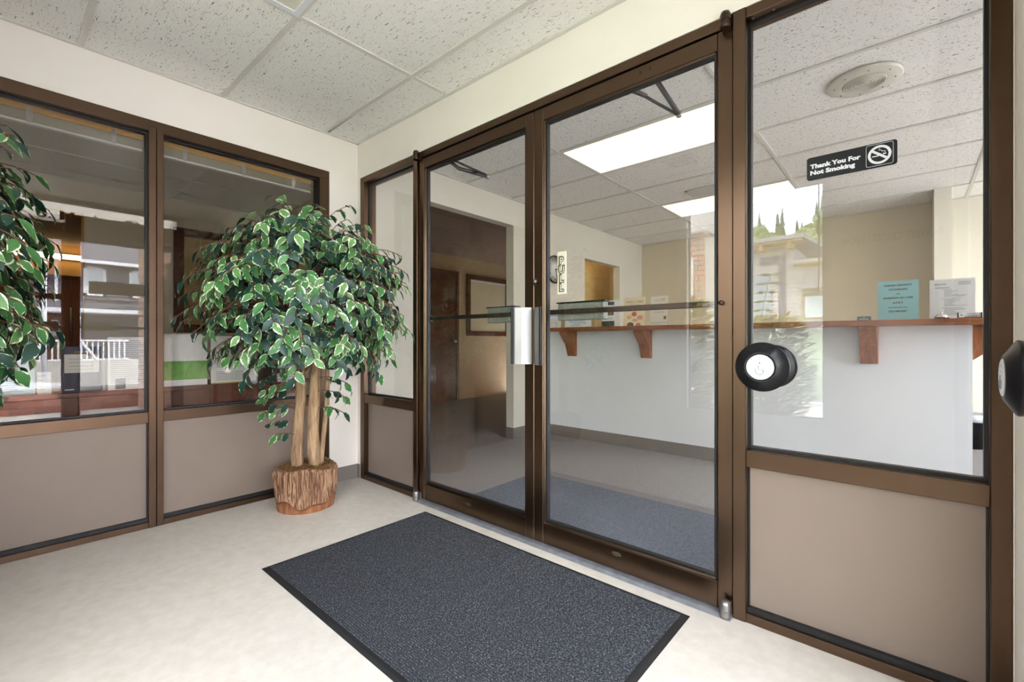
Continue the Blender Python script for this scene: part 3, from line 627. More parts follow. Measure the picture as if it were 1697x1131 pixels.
sheet('flyer', 'white flyer with two charcoal bands and small photographs', 'flyer', (c, 2.19, SH), w_, .265, PX, .09, PAPER, [(None, .0022, -.06, .09 - .008 * i, .06, INKG) for i in range(3)],
      [('band', -.055, .065, .215, .25, dk), ('photo', -.06, -.015, .115, .175, ph), ('photo', -.012, .025, .115, .175, ph), ('photo', .028, .065, .115, .175, ph), ('band', -.085, .075, 0.004, .06, dk)])
c, w_ = span(1033, 1068); cr = mat('cream_paper', (236, 222, 194), .7)
t = sheet('flyer', 'cream flyer with colourful rounded fruit shapes', 'flyer', (c, 2.20, SH), w_, .28, PX, .09, cr, [('WELCOME', .036, 0, .222, C_, mat('tan_print', (186, 160, 110), .7)), (None, .003, -.05, .205, .05, INKG), (None, .003, -.06, .175, .06, INKG)])
ob = ORG[t.name]
for x, z, rx, rz, cc in ((.0, .118, .026, .022, (206, 92, 74)), (-.05, .09, .026, .02, (222, 190, 110)), (.06, .085, .03, .022, (214, 150, 130)), (.01, .06, .03, .014, (220, 168, 140)), (-.035, .018, .034, .024, (84, 92, 74)), (.045, .015, .026, .02, (216, 120, 96))):
    mm = mat('print_%d_%d_%d' % cc, cc, .7)
    part(t, 'fruit_shape', mm, MB().add([ob + Vector((x + rx * math.cos(a), -.0016 + .09 * (z + rz * math.sin(a)), z + rz * math.sin(a))) for a in [i * math.pi / 9 for i in range(18)]], [tuple(range(18))]))
c, w_ = span(1074, 1108)
t = sheet('flyer', 'white printed card leaning askew beside the cream flyer', 'flyer', (c, 2.20, SH), w_ * .9, .275, (1, -.12, .0), .10, mat('card_white', (228, 224, 216), .6),
      [(None, .002, -.05, .245 - .009 * i, .03, INKG) for i in range(3)] + [('CITY OF NAPAVINE', .010, 0, .195, C_, INK)][:0] + [(None, .006, -.02, .192, .05, INK)] + [(None, .0022, -.06, .13 - .008 * i, .05, INKG) for i in range(2)] + [(None, .002, -.08, .03, .08, INK)],
      [('stamp', .02, .06, .225, .255, mat('peach_print', (222, 190, 160), .7)), ('emblem', .05, .075, .06, .09, mat('brown_print', (120, 96, 86), .7))])

# wall clock
t = thing('wall_clock', 'round wall clock with chrome and black rim', 'clock', (0, 2.44, 1.655)); o = (0, 2.44, 1.813)
part(t, 'rim', mat('clock_rim', (86, 78, 76), .25, .8), MB().lathe([(.158, .001), (.160, .016), (.155, .024), (.147, .024), (.143, .016)], o, (1, 0, 0), 48, cap=False))
f_ = part(t, 'face', mat('clock_face', (226, 222, 218), .5), MB().lathe([(.145, .0165), (.0001, .0168)], o, (1, 0, 0), 40))
mb = MB()
for i in range(1, 13):
    a = math.radians(90 - 30 * i); mb.text(str(i), .030, Vector((.0170, 2.44 + .108 * math.cos(a), 1.813 + .108 * math.sin(a) - .010)), (0, 1, 0), (0, 0, 1), bold=.01, align='CENTER')
tag(part(f_, 'numerals', INK, mb, recalc=False), kind='stuff')
part(t, 'hand', BLACK, MB().obox((.021, 2.44 + .03, 1.813 + .004), (0, .99, .1), (1, 0, 0), (0, -.1, .99), .036, .001, .005)); part(t, 'hand', BLACK, MB().obox((.0225, 2.44 + .016, 1.813 - .045), (0, .33, -.94), (1, 0, 0), (0, .94, .33), .05, .001, .0035))

# waste bin
t = thing('waste_bin', 'small black waste bin with clear liner behind the counter', 'bin', (3.47, 4.30, 0)); o = (3.47, 4.30, 0)
part(t, 'bin_body', BLACKP, MB().lathe([(.0001, .004), (.095, .004), (.098, 0), (.125, .30), (.128, .305), (.120, .305), (.093, .012), (.0001, .012)], o, n=28))
part(t, 'liner', mat('bin_liner', (176, 180, 186), .3, spec=.6), MB().lathe([(.130, .25), (.133, .275), (.131, .31), (.120, .322), (.112, .30), (.10, .2)], o, n=23))

# ------------------------------------------------------------------ office seen through window_1
cz = thing('credenza', 'low dark red wooden cabinet standing against the office window', 'cabinet', (-.35, -1.2, 0))
part(cz, 'top', WOODD, MB().box(-.58, -.125, -2.08, -.30, .712, .736), bev=.002)
for i in range(6): part(cz, 'back_panel', WOODD, MB().box(-.155, -.14, -2.06 + .29 * i, -2.06 + .29 * i + .287, .06, .712))
part(cz, 'side', WOODD, MB().box(-.56, -.155, -2.06, -2.04, 0, .712)); part(cz, 'side', WOODD, MB().box(-.56, -.155, -.34, -.32, 0, .712)); part(cz, 'front', WOODD, MB().box(-.575, -.56, -2.06, -.32, .05, .712))
PY = (0, 1, 0)
def wsheet(y0, y1, h_, label, m, lines=(), fills=(), x=-.165, z=.7365, lean=.03, name='notice_sheet'):
    return sheet(name, label, 'notice', (x, (y0 + y1) / 2, z), y1 - y0, h_, PY, lean, m, lines, fills, group='sheets in the office window')
nl = lambda n, x0, x1, y, dy, m=INKG, s=0: [(None, .0025, x0, y - dy * i, x1 - (rnd.uniform(0, .05)), m) for i in range(n)]
wsheet(-1.84, -1.632, .30, 'pale blue printed notice leaning in the office window', mat('pale_blue_paper', (176, 214, 232), .6),
       nl(3, -.08, .09, .255, .012) + nl(8, -.09, .09, .09, .010) + [(None, .006, -.02, .20, .08, mat('navy_ink', (50, 70, 110), .7)), (None, .006, -.09, .155, .02, mat('navy_ink', (50, 70, 110), .7))])
wsheet(-1.625, -1.575, .11, 'small white slip beside the pale blue notice', PAPER, nl(7, -.022, .022, .09, .011))
navy = mat('navy_card', (44, 50, 78), .5)
wsheet(-1.537, -1.389, .235, 'navy blue poster with white list panel in the office window', navy, [('LIST', .02, 0, .19, C_, PAPER)][:0] + [(None, .005, -.065, .012, -.03, PAPER), (None, .004, -.03, .205, .02, mat('amber_print', (220, 160, 60), .6))],
       [('list_panel', -.066, .066, .10, .195, mat('list_white', (226, 226, 224), .6)), ('amber_strip', .02, .066, .188, .197, mat('amber_print', (220, 160, 60), .6))] + [('list_line', -.05, .045, .115 + .018 * i, .118 + .018 * i, INKG) for i in range(4)])
wsheet(-1.383, -1.374, .23, 'narrow grey folder edge between the posters', mat('grey_folder', (150, 154, 166), .5), x=-.17)
wsheet(-1.365, -1.195, .285, 'white printed form taped in the office window beside the mullion', PAPER, nl(22, -.075, .078, .265, .0108), [('corner_card', -.055, -.012, .005, .06, navy)], x=-.15)
GRN = mat('green_print', (96, 160, 70), .6, rgb2=(150, 196, 120), scale=9)
wsheet(-1.13, -.906, .305, 'white poster with green band leaning in the office window', PAPER, (), [('green_band', -.112, .112, .035, .145, GRN)])
wsheet(-.887, -.632, .30, 'white form with gold edge beside the green banded poster', PAPER, nl(3, -.1, -.02, .22, .011, INK) + nl(7, -.1, .1, .16, .010) + nl(6, -.1, .1, .07, .010), [('gold_edge', -.127, .127, .294, .30, mat('gold_print2', (206, 178, 84), .6)), ('gold_edge', -.127, .127, 0, .006, mat('gold_print2', (206, 178, 84), .6))])
wsheet(-.62, -.45, .11, 'dark brown photo card leaning behind the tree', mat('brown_card', (70, 56, 46), .5), x=-.17)

def blind(y0, y1, label):
    t = thing('window_blind', label, 'blind', (-.14, (y0 + y1) / 2, 2.045), 'raised office blinds')
    part(t, 'headrail', mat('blind_gold', (214, 168, 92), .5), MB().box(-.165, -.125, y0, y1, 2.106, 2.14))  # headrail in one gold colour
    mb = MB()
    for i in range(15): mb.obox((-.143, (y0 + y1) / 2, 2.060 + .0031 * i), (0, 1, 0), (1, 0, .08), (0, 0, 1), (y1 - y0) / 2, .013, .0006)
    tag(part(t, 'slat_stack', mat('blind_slat', (196, 192, 172), .5), mb), kind='stuff')
    part(t, 'bottom_rail', WHITE, MB().box(-.158, -.126, y0, y1, 2.045, 2.057), bev=.003)
    n = 3
    for i in range(n):
        y = y0 + (y1 - y0) * (.14 + .36 * i); mb = MB()
        for j in range(5): mb.tube([(-.124, y - .008 + .004 * j, 2.125), (-.119, y - .01 + .005 * j, 2.09), (-.124, y - .006 + .003 * j, 2.05)], .0016, 4)
        part(t, 'ladder_tape', WHITE, mb)
blind(-2.08, -1.225, 'raised pale slat blind in the office window pane beside the leaf tree'); blind(-1.15, -.29, 'raised pale slat blind in the office window pane behind the potted tree')

t = thing('interior_window', 'wood framed interior window with closed tan blind in the office', 'window', (-2.6, -.1, 1.09))
for b in ((-.56, .36, 1.09, 1.17), (-.56, .36, 2.09, 2.165), (-.56, -.475, 1.17, 2.09), (.285, .36, 1.17, 2.09)): part(t, 'frame', WOODD, MB().box(-2.6, -2.57, *b), bev=.002)
mb = MB()
for i in range(36): mb.obox((-2.588, -.095, 1.185 + .0252 * i), (0, 1, 0), (.6, 0, .8), (-.8, 0, .6), .375, .013, .0006)
tag(part(t, 'blind_slats', mat('tan_slat', (206, 178, 128), .5), mb), kind='stuff'); part(t, 'back_pane', mat('dim_pane', (120, 96, 66), .4), MB().box(-2.6, -2.598, -.475, .285, 1.17, 2.09))
for y in (-.33, .12): part(t, 'blind_cord', WHITE, MB().box(-2.574, -2.572, y, y + .003, 1.17, 2.09))

# doorway casing, inner wooden door and strip lamp of the back room
tag(MB().box(-2.73, -2.59, -1.232, -1.222, 0, 2.15).box(-2.73, -2.59, -2.154, -2.144, 0, 2.15).box(-2.73, -2.59, -2.15, -1.226, 2.145, 2.155).build('trim_2', mat('lit_casing', (214, 172, 104), .5)), 'casing of the doorway in the office, coloured pale as if lit', 'door frame', kind='structure')  # pale colour stands for the jamb edge lit from the back room
d = thing('door_3', 'brown wooden door in the lit back room', 'door', (-6.5, -1.3, 0), kind='structure')
part(d, 'door_panel', mat('warm_wood', (128, 66, 30), .4, rgb2=(160, 90, 44), scale=5, stretch=(8, 8, 1.2), dist=.6), MB().box(-6.5, -6.46, -1.9, -.62, 0, 1.92), bev=.003); part(d, 'handle', ALU, MB().tube([(-6.46, -1.005, 1.0), (-6.42, -1.005, 1.02), (-6.42, -1.005, 1.48), (-6.46, -1.005, 1.5)], .012, 8)); part(d, 'frame', WOODD, MB().box(-6.5, -6.44, -1.98, -1.9, 0, 1.98).box(-6.5, -6.44, -.62, -.54, 0, 1.98).box(-6.5, -6.44, -1.9, -.62, 1.92, 1.98))
t = thing('strip_lamp', 'lit fluorescent strip lamp on the back room wall', 'lamp', (-6.4, -1.3, 2.22))
part(t, 'housing', WHITE, MB().box(-6.5, -6.45, -2.5, -.1, 2.22, 2.30)); part(t, 'diffuser', mat('strip_glow', (255, 244, 214), .5, emit=((255, 226, 168), 6.0)), MB().box(-6.45, -6.38, -2.48, -.12, 2.225, 2.285), bev=.01)

# dim hall beyond the lobby opening
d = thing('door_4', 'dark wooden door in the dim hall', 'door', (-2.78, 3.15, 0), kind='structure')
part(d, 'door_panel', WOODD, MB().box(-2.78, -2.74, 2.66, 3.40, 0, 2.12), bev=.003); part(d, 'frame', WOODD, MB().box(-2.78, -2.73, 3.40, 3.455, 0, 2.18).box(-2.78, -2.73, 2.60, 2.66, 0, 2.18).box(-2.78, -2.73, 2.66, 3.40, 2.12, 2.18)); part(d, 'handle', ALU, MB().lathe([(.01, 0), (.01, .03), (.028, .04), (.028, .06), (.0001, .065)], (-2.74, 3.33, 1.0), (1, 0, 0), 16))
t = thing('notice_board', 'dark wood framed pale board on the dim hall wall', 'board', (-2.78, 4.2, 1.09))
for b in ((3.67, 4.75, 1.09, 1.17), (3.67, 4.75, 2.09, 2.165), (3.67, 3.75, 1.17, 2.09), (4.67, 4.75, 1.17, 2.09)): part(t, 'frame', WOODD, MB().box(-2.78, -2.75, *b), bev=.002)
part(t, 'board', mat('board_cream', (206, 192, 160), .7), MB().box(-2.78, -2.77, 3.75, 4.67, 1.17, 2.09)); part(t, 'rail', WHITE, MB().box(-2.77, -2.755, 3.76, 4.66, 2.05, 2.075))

# ------------------------------------------------------------------ entrance doors, operator and lettering (seen mirrored in the office window)
A_I = lambda p: Vector((XE + .061 - p.y, -p.x, p.z))
d5 = leaf('door_5', 'entrance glass door lettered with office names', A_E, .345, 1.2495, 'R', top=2.04)
d6 = leaf('door_6', 'entrance glass door with dark banner strip', A_E, 1.2505, 2.155, 'L', top=2.04)
panic(d5, A_I, .345, 1.2475, .90, 1.15, dd=.085, inset=.09); panic(d6, A_I, 1.2525, 2.155, 1.345, 1.60, dd=.085)
w4 = thing('window_4', 'bronze framed transom over the entrance doors with street address', 'window', (XE + .05, -1.25, 2.145), kind='structure')
part(w4, 'jamb', BRONZE, MB(A_E).box(.30, .345, 0, .1, 0, 2.435)); part(w4, 'jamb', BRONZE, MB(A_E).box(2.155, 2.20, 0, .1, 0, 2.435)); part(w4, 'head', BRONZE, MB(A_E).box(.345, 2.155, 0, .1, 2.405, 2.435)); part(w4, 'transom_bar', BRONZE, MB(A_E).box(.345, 2.155, 0, .1, 2.145, 2.19))
glazing(w4, A_E, .345, 2.155, 2.19, 2.405)
part(w4, 'lettering', DARKLET, MB().text('S. Market Blvd', .132, (XE + .054, -1.486, 2.232), PY, (0, 0, 1), bold=.02, width=.93), recalc=False)
xg = XE + .0385
part(d6, 'lettering', DARKLET, MB().text('D.', .064, (xg, -1.437, 1.60), PY, (0, 0, 1), bold=.03).text('AL', .07, (xg, -1.494, 1.50), PY, (0, 0, 1), bold=.03).text('c', .045, (xg, -1.50, 1.348), PY, (0, 0, 1), bold=.03).text('ent', .05, (xg, -1.527, 1.265), PY, (0, 0, 1), bold=.03), recalc=False)
part(d6, 'banner_strip', mat('dark_vinyl', (40, 34, 30), .6), MB().box(xg - .0006, xg, -2.09, -1.31, 1.42, 1.474))
pb = part(d5, 'name_panel', mat('tan_vinyl', (96, 90, 74), .6), MB().box(xg - .0006, xg, -1.113, -.41, 1.496, 1.63))
part(pb, 'lettering', mat('teal_letters', (60, 96, 96), .6), MB().text('Health', .05, (xg, -.92, 1.545), PY, (0, 0, 1), bold=.01), recalc=False)
part(d5, 'lettering', DARKLET, MB().text('Sandy Zion Counseling', .056, (xg, -1.094, 1.402), PY, (0, 0, 1), shear=.25, width=.66, bold=.01).text('360-520-225', .046, (xg, -.962, 1.338), PY, (0, 0, 1), shear=.25, width=.32, bold=.008), recalc=False)
part(d5, 'lettering', mat('pale_letters', (205, 200, 190), .6), MB().text('Harris Law Office', .046, (xg, -1.136, 1.258), PY, (0, 0, 1), width=.55), recalc=False)
mb = MB(); yc = -.80; z0 = 1.155
mb.box(xg, xg + .0006, yc - .003, yc + .003, z0, z0 + .075).box(xg, xg + .0006, yc - .02, yc + .02, z0 - .005, z0).box(xg, xg + .0006, yc - .045, yc + .045, z0 + .065, z0 + .069)
for s_ in (-1, 1): mb.add([(xg + .0004, yc + s_ * .04 + dy, z0 + dz) for dy, dz in ((-.02, .025), (.02, .025), (.012, .015), (-.012, .015))], [(0, 1, 2, 3)]); mb.box(xg, xg + .0005, yc + s_ * .04 - .019, yc + s_ * .04 - .017, z0 + .025, z0 + .066).box(xg, xg + .0005, yc + s_ * .04 + .017, yc + s_ * .04 + .019, z0 + .025, z0 + .066)
part(d5, 'scales_emblem', mat('pale_letters', (205, 200, 190), .6), mb)
t = thing('door_operator', 'dark bronze automatic door operator above the entrance door', 'door operator', (3.18, -.8, 2.07))
part(t, 'cover', BRONZE_D, MB().box(3.13, XE - .001, -1.29, -.33, 2.07, 2.265), bev=.004); part(t, 'end_cap', BLACKP, MB().box(3.128, XE - .001, -1.30, -1.29, 2.068, 2.267)); part(t, 'end_cap', BLACKP, MB().box(3.128, XE - .001, -.33, -.32, 2.068, 2.267)); part(t, 'arm', BLACKP, MB().tube([(3.2, -.8, 2.075), (3.2, -.8, 2.055), (3.235, -1.0, 2.055)], .009, 6))

# side window in the back wall, its blind wand and the sign beside it
w5 = thing('window_5', 'white framed side window looking onto the shrubs', 'window', (2.03, YS - .06, .36), kind='structure')
WF = mat('white_frame', (226, 226, 226), .5)
part(w5, 'frame', WF, MB().box(1.47, 1.545, YS - .11, YS - .01, .36, 2.25)); part(w5, 'frame', WF, MB().box(2.555, 2.585, YS - .11, YS - .01, .36, 2.25)); part(w5, 'frame', WF, MB().box(1.545, 2.555, YS - .11, YS - .01, .36, .40)); part(w5, 'frame', WF, MB().box(1.545, 2.555, YS - .11, YS - .01, 2.215, 2.25))
glazing(w5, A_S, -2.555, -1.545, .40, 2.215, .07)
t = thing('blind_wand', 'thin white blind wand hanging in the side window', 'blind wand', (2.525, YS - .03, 1.385)); part(t, 'wand', WHITE, MB().tube([(2.525, YS - .03, 2.214), (2.525, YS - .03, 1.40)], .005, 6)); part(t, 'tip', WHITE, MB().tube([(2.525, YS - .03, 1.40), (2.525, YS - .03, 1.372)], .008, 6))
t = thing('wall_sign', 'pale wall sign reading WEST CREDIT UNION', 'sign', (2.945, YS, 1.645)); part(t, 'board', mat('pale_board', (232, 228, 216), .6), MB().box(2.655, 3.25, YS, YS + .008, 1.645, 1.80), bev=.002)
part(t, 'lettering', mat('brown_letters', (120, 100, 80), .6), MB().text('IN WEST CREDIT UNION', .075, (3.21, YS + .008, 1.70), (-1, 0, 0), (0, 0, 1), width=.53, bold=.01), recalc=False)
w6 = thing('window_6', 'large side window of the lobby', 'window', (5.56, 2.6, .7), kind='structure')
for b in ((.6, 4.5, .2, .25), (.6, 4.5, 2.3, 2.35), (.6, .65, .25, 2.3), (4.45, 4.5, .25, 2.3), (2.57, 2.63, .25, 2.3)): part(w6, 'frame', BRONZE, MB().box(5.51, 5.61, *b))
part(w6, 'glass_pane', GLASS, MB().box(5.557, 5.563, .65, 2.57, .25, 2.3)); part(w6, 'glass_pane', GLASS, MB().box(5.557, 5.563, 2.63, 4.45, .25, 2.3))

# ------------------------------------------------------------------ potted silk trees
def leaf_mesh(name, L, W, curl, m, fold=.25):
    rows = [(0, .05), (.08, .36), (.18, .68), (.30, .92), (.42, 1.0), (.56, .93), (.70, .72), (.82, .44), (.92, .18), (1.0, .02)]
    vs = []; uvs = []
    for t_, w_ in rows:
        for k_ in (-1, 0, 1):
            vs.append((k_ * w_ * W / 2, t_ * L, -curl * L * t_ * t_ + (fold * w_ * W / 2 if k_ else 0))); uvs.append(((k_ + 1) / 2, t_))
    fs = []
    for i in range(len(rows) - 1):
        for k_ in (0, 1): a = i * 3 + k_; fs.append((a, a + 1, a + 4, a + 3))
    me = bpy.data.meshes.new(name); me.from_pydata(vs, [], fs); uvl = me.uv_layers.new(name='UVMap')
    for lp in me.loops: uvl.data[lp.index].uv = uvs[lp.vertex_index]
    me.polygons.foreach_set('use_smooth', [True] * len(fs)); me.materials.append(m); me.update()
    return me, vs, fs, uvs
LM = [leaf_mesh('leaf_blade', .092, .046, c_, LEAF[i]) for i, c_ in ((0, .18), (1, .25), (2, .12), (1, .08))]

BARK = mat('trunk_bark', (120, 92, 66), .85, rgb2=(190, 158, 120), scale=14, stretch=(3, 3, .5), bump=.8, bscale=40, dist=.8)
STEM = mat('red_stem', (112, 66, 44), .6)
POTB = mat('pot_bark', (92, 56, 34), .9, rgb2=(180, 140, 108), scale=14, stretch=(6, 6, .6), bump=1.0, bscale=36, dist=1.2, lo=.38, hi=.62)
POTC = mat('pot_core', (112, 68, 42), .9, rgb2=(164, 106, 68), scale=12, stretch=(4, 4, .8), bump=.8, bscale=30, dist=.8)
MOSS = mat('dry_moss', (92, 62, 34), .9, rgb2=(160, 118, 66), scale=60)

def silk_tree(label, base, crown, rad, clip, twigs, seed, low=(), plabel=''):
    R = random.Random(seed); bx_, by_ = base; root = thing('potted_tree', label, 'potted tree', (bx_, by_, 0), 'potted variegated trees')
    # bark pot
    n = 84; prof = [(.158, 0.0), (.160, .01), (.164, .045), (.168, .055), (.172, .14), (.177, .225), (.173, .245), (.150, .245), (.140, .20)]
    vs = []; fs = []
    ph = [R.random() * 6.28 for _ in range(6)]
    for j, (r, z) in enumerate(prof):
        for k_ in range(n):
            a = 2 * math.pi * k_ / n; rid = (.0055 if .07 < z < .24 and j < 7 else 0) * (1 if k_ % 2 else -1) * R.uniform(.3, 1.3)
            zz = z + (.010 * math.sin(2 * a + ph[0]) + .006 * math.sin(5 * a + ph[1]) if j in (5, 6, 7) else (.018 * math.sin(3 * a + ph[2]) + .012 * math.sin(7 * a + ph[3]) if j in (2, 3) else 0))
            vs.append((bx_ + (r + rid) * math.cos(a), by_ + (r + rid) * math.sin(a), zz))
    m0 = 2
    q = lambda j0, j1: [(j * n + k_, j * n + (k_ + 1) % n, (j + 1) * n + (k_ + 1) % n, (j + 1) * n + k_) for j in range(j0, j1) for k_ in range(n)]
    pot = part(root, 'pot', POTB, MB().add(vs, q(2, len(prof) - 1)), recalc=True)
    part(pot, 'pot_foot', POTC, MB().add(vs, q(0, 3) + [tuple(range(n))[::-1]]))
    mb = MB().lathe([(.152, .20), (.15, .222), (.10, .238), (.04, .245), (.0001, .246)], (bx_, by_, 0), n=28)
    for i in range(260):
        a = R.random() * 6.28; r = .15 * math.sqrt(R.random()); x, y = bx_ + r * math.cos(a), by_ + r * math.sin(a); b = R.random() * 6.28; l = R.uniform(.02, .045); z = .236 + .010 * (1 - r / .15)
        mb.tube([(x, y, z), (x + l * .5 * math.cos(b), y + l * .5 * math.sin(b), z + R.uniform(.005, .02)), (x + l * math.cos(b + .6), y + l * math.sin(b + .6), z + R.uniform(-.004, .01))], .0016, 3, cap=False)
    tag(part(root, 'moss', MOSS, mb), kind='stuff')
    cx, cy, cz = crown; rx, ry, rz = rad
    # trunks
    rt = RT; tops = []
    for off, lean, r0, zt in ((-.040, -.012, .035, 1.15), (.052, .004, .037, 1.22), (.075, .05, .016, 1.1)):
        o = Vector((bx_, by_, 0)) + rt * off + (FW * .05 if r0 < .02 else Vector((0, 0, 0))); pts = []; rr = []
        for i in range(9):
            f = i / 8; pts.append(o + rt * (lean * f + .012 * math.sin(f * 7 + off * 60)) + FW * (.010 * math.sin(f * 5 + off * 30)) + Vector((0, 0, .19 + (zt - .19) * f))); rr.append(r0 * (1 - .28 * f) * (1 + .06 * math.sin(i * 2.3)))
        part(root, 'trunk', BARK, MB().tube(pts, rr, 12)); tops.append(pts)
    leaves = []; made = 0
    C0 = Vector(crown)
    def spray(start, dirv, nl, step=.034):
        p = Vector(start); d = Vector(dirv).normalized(); pts = [p.copy()]
        for i in range(nl):
            p = p + d * step; d = (d + Vector((R.uniform(-.12, .12), R.uniform(-.12, .12), -.15))).normalized()
            if not clip(p + d * .05): break
            pts.append(p.copy()); side = 1 if i % 2 else -1
            s_ = d.cross(Vector((0, 0, 1))); s_ = s_.normalized() if s_.length > .05 else Vector((1, 0, 0))
            ld = (d * .55 + s_ * side * R.uniform(.5, 1.0) + Vector((0, 0, -R.uniform(.35, .95)))).normalized()
            if not clip(p + ld * .085): ld = (ld + (C0 - p).normalized() * .9).normalized()
            if not clip(p + ld * .085): continue
            outw = (p - C0); outw.z *= .4; outw = outw.normalized() + Vector((0, 0, .35)) + Vector((R.uniform(-.5, .5), R.uniform(-.5, .5), R.uniform(-.4, .4)))
            nrm = (outw - ld * outw.dot(ld)).normalized(); ex = ld.cross(nrm).normalized()
            sc = R.uniform(.66, 1.0); k_ = R.choices((0, 1, 2, 3), (.42, .28, .14, .16))[0]
            M = Matrix(((ex.x, ld.x, nrm.x, p.x), (ex.y, ld.y, nrm.y, p.y), (ex.z, ld.z, nrm.z, p.z), (0, 0, 0, 1))) @ Matrix.Diagonal((sc, sc, sc, 1))
            leaves.append((k_, M))
        return pts
    stems = MB(); main = []
    for i in range(twigs):
        z = R.uniform(-.82, 1); a = R.random() * 6.2832; f = math.sqrt(max(0, 1 - z * z)); rr = R.uniform(.62, .98)
        dv = Vector((f * math.cos(a), f * math.sin(a), z)); p = C0 + Vector((dv.x * rx, dv.y * ry, dv.z * rz)) * rr
        if not clip(p): 
            continue
        pts = spray(p, Vector((dv.x, dv.y, dv.z * .35 + .05)), R.randint(4, 7))
        if len(pts) > 1: stems.tube(pts, .0022, 4, cap=False)
        if i % 7 == 0: main.append(p)
    for p, dv, nl in low:
        pts = spray(p, dv, nl); 
        if len(pts) > 1: stems.tube(pts, .0026, 4, cap=False)
    for i, p in enumerate(main[:22]):
        s0 = tops[i % 2][5 + i % 4]; mid = s0.lerp(p, .5) + Vector((0, 0, .06)); part(root, 'branch', STEM, MB().tube([s0, s0.lerp(mid, .5) + Vector((0, 0, .02)), mid, mid.lerp(p, .5) + Vector((0, 0, .02)), p], [.008, .007, .006, .004, .003], 6))
    tag(part(root, 'twigs', STEM, stems), kind='stuff')
    o0 = Vector((bx_, by_, 0)); leaves.sort(key=lambda l: (l[1].translation - CAM).length)
    for k_, M in leaves[:300]:
        ob = bpy.data.objects.new('leaf', LM[k_][0]); COL.objects.link(ob); ob.parent = root; ob.matrix_local = Matrix.Translation(-o0) @ M
    rest = leaves[300:]
    for kk in range(4):
        sel = [M for k_, M in rest if k_ == kk]
        if not sel: continue
        vs = []; fs = []; uv = []
        for M in sel:
            b = len(vs); vs += [M @ Vector(v_) - o0 for v_ in LM[kk][1]]; fs += [tuple(i + b for i in f_) for f_ in LM[kk][2]]; uv += LM[kk][3]
        me = bpy.data.meshes.new('foliage'); me.from_pydata(vs, [], fs); ul = me.uv_layers.new(name='UVMap')
        for lp in me.loops: ul.data[lp.index].uv = uv[lp.vertex_index]
        me.polygons.foreach_set('use_smooth', [True] * len(fs)); me.materials.append(LM[kk][0].materials[0])
        ob = bpy.data.objects.new('foliage', me); COL.objects.link(ob); ob.parent = root; tag(ob, kind='stuff')
    return root
tb = (.289, -.51)
low = []
for dx, z, dr, nl in ((-.05, .92, -1, 6), (-.05, .80, -1, 6), (-.06, .70, -1, 5), (-.05, .62, -.8, 3), (.09, .86, 1, 6), (.10, .78, 1, 6), (.10, .95, 1, 7), (-.05, 1.0, -1, 7), (.02, .98, .2, 6), (-.05, .60, -1, 5), (-.055, .52, -.9, 4), (-.05, .44, -.6, 3), (.09, .70, 1, 6), (.09, .60, 1, 5), (-.05, .74, -1, 6), (.0, .82, -.3, 4)):
    p = Vector((tb[0], tb[1], 0)) + RT * dx + Vector((0, 0, z)) - FW * .04; low.append((p, RT * dr + Vector((0, 0, .15)) - FW * .25, nl))
silk_tree('variegated silk ficus tree in a bark covered pot by the office window', tb, (.36, -.53, 1.265), (.42, .45, .43), lambda p: p.x > .045 and p.y < -.05, 660, 11, low)
silk_tree('variegated silk ficus tree whose leaves hang before the navy and blue posters', (.38, -2.02), (.44, -1.99, 1.28), (.38, .25, .54), lambda p: p.x > .05 and p.y > YS + .04, 330, 23)

# ------------------------------------------------------------------ outside, mirrored in the glass
CONC = mat('concrete', (196, 192, 184), .85, var=.08, scale=4); ASPH = mat('asphalt', (120, 120, 122), .9, var=.1, scale=6); GRASS = mat('lawn', (134, 148, 110), .9, rgb2=(160, 172, 136), scale=5)
MORT = mat('mortar', (216, 208, 200), .9, var=.06, scale=20)
BR = [mat('brick_red', (164, 100, 86), .85, var=.15, scale=20), mat('brick_rose', (186, 128, 114), .85, var=.15, scale=20), mat('brick_dark', (138, 84, 74), .85, var=.15, scale=20)]
TB = [mat('tan_brick', (190, 160, 140), .85, var=.12, scale=20), mat('pink_brick', (196, 150, 132), .85, var=.12, scale=20), mat('grey_brick', (166, 150, 140), .85, var=.12, scale=20)]
STUC = mat('white_stucco', (222, 216, 208), .9, rgb2=(186, 176, 166), scale=70, bump=.6)
struct('pavement', 'pale concrete pavement outside the entrance', CONC, MB().box(XE + .12, 8.6, -8, 6, -.12, -.02), 'pavement')
struct('street', 'grey asphalt street in front of the building', ASPH, MB().add([(8.6, -40, -.14), (12, -40, -.9), (60, -40, -.9), (8.6, 60, -.14), (12, 60, -.9), (60, 60, -.9)], [(0, 1, 4, 3), (1, 2, 5, 4)]), 'street')
struct('side_lawn', 'green lawn rising beside the building', GRASS, MB().add([(-60, -2.4, -.03), (3.35, -2.4, -.03), (-60, -7, 0), (8.6, -7, 0), (-60, -21, 1.35), (30, -21, 1.35), (-60, -60, 2.2), (60, -60, 2.2), (3.36, -7.0, -.03)], [(2, 4, 5, 3), (4, 6, 7, 5)]), 'lawn')
struct('planting_bed', 'pale gravel planting bed under the side window', mat('gravel', (176, 168, 156), .9, rgb2=(204, 196, 184), scale=40), MB().box(-8, 3.37, -7, -2.36, -.1, -.03), 'planting bed')

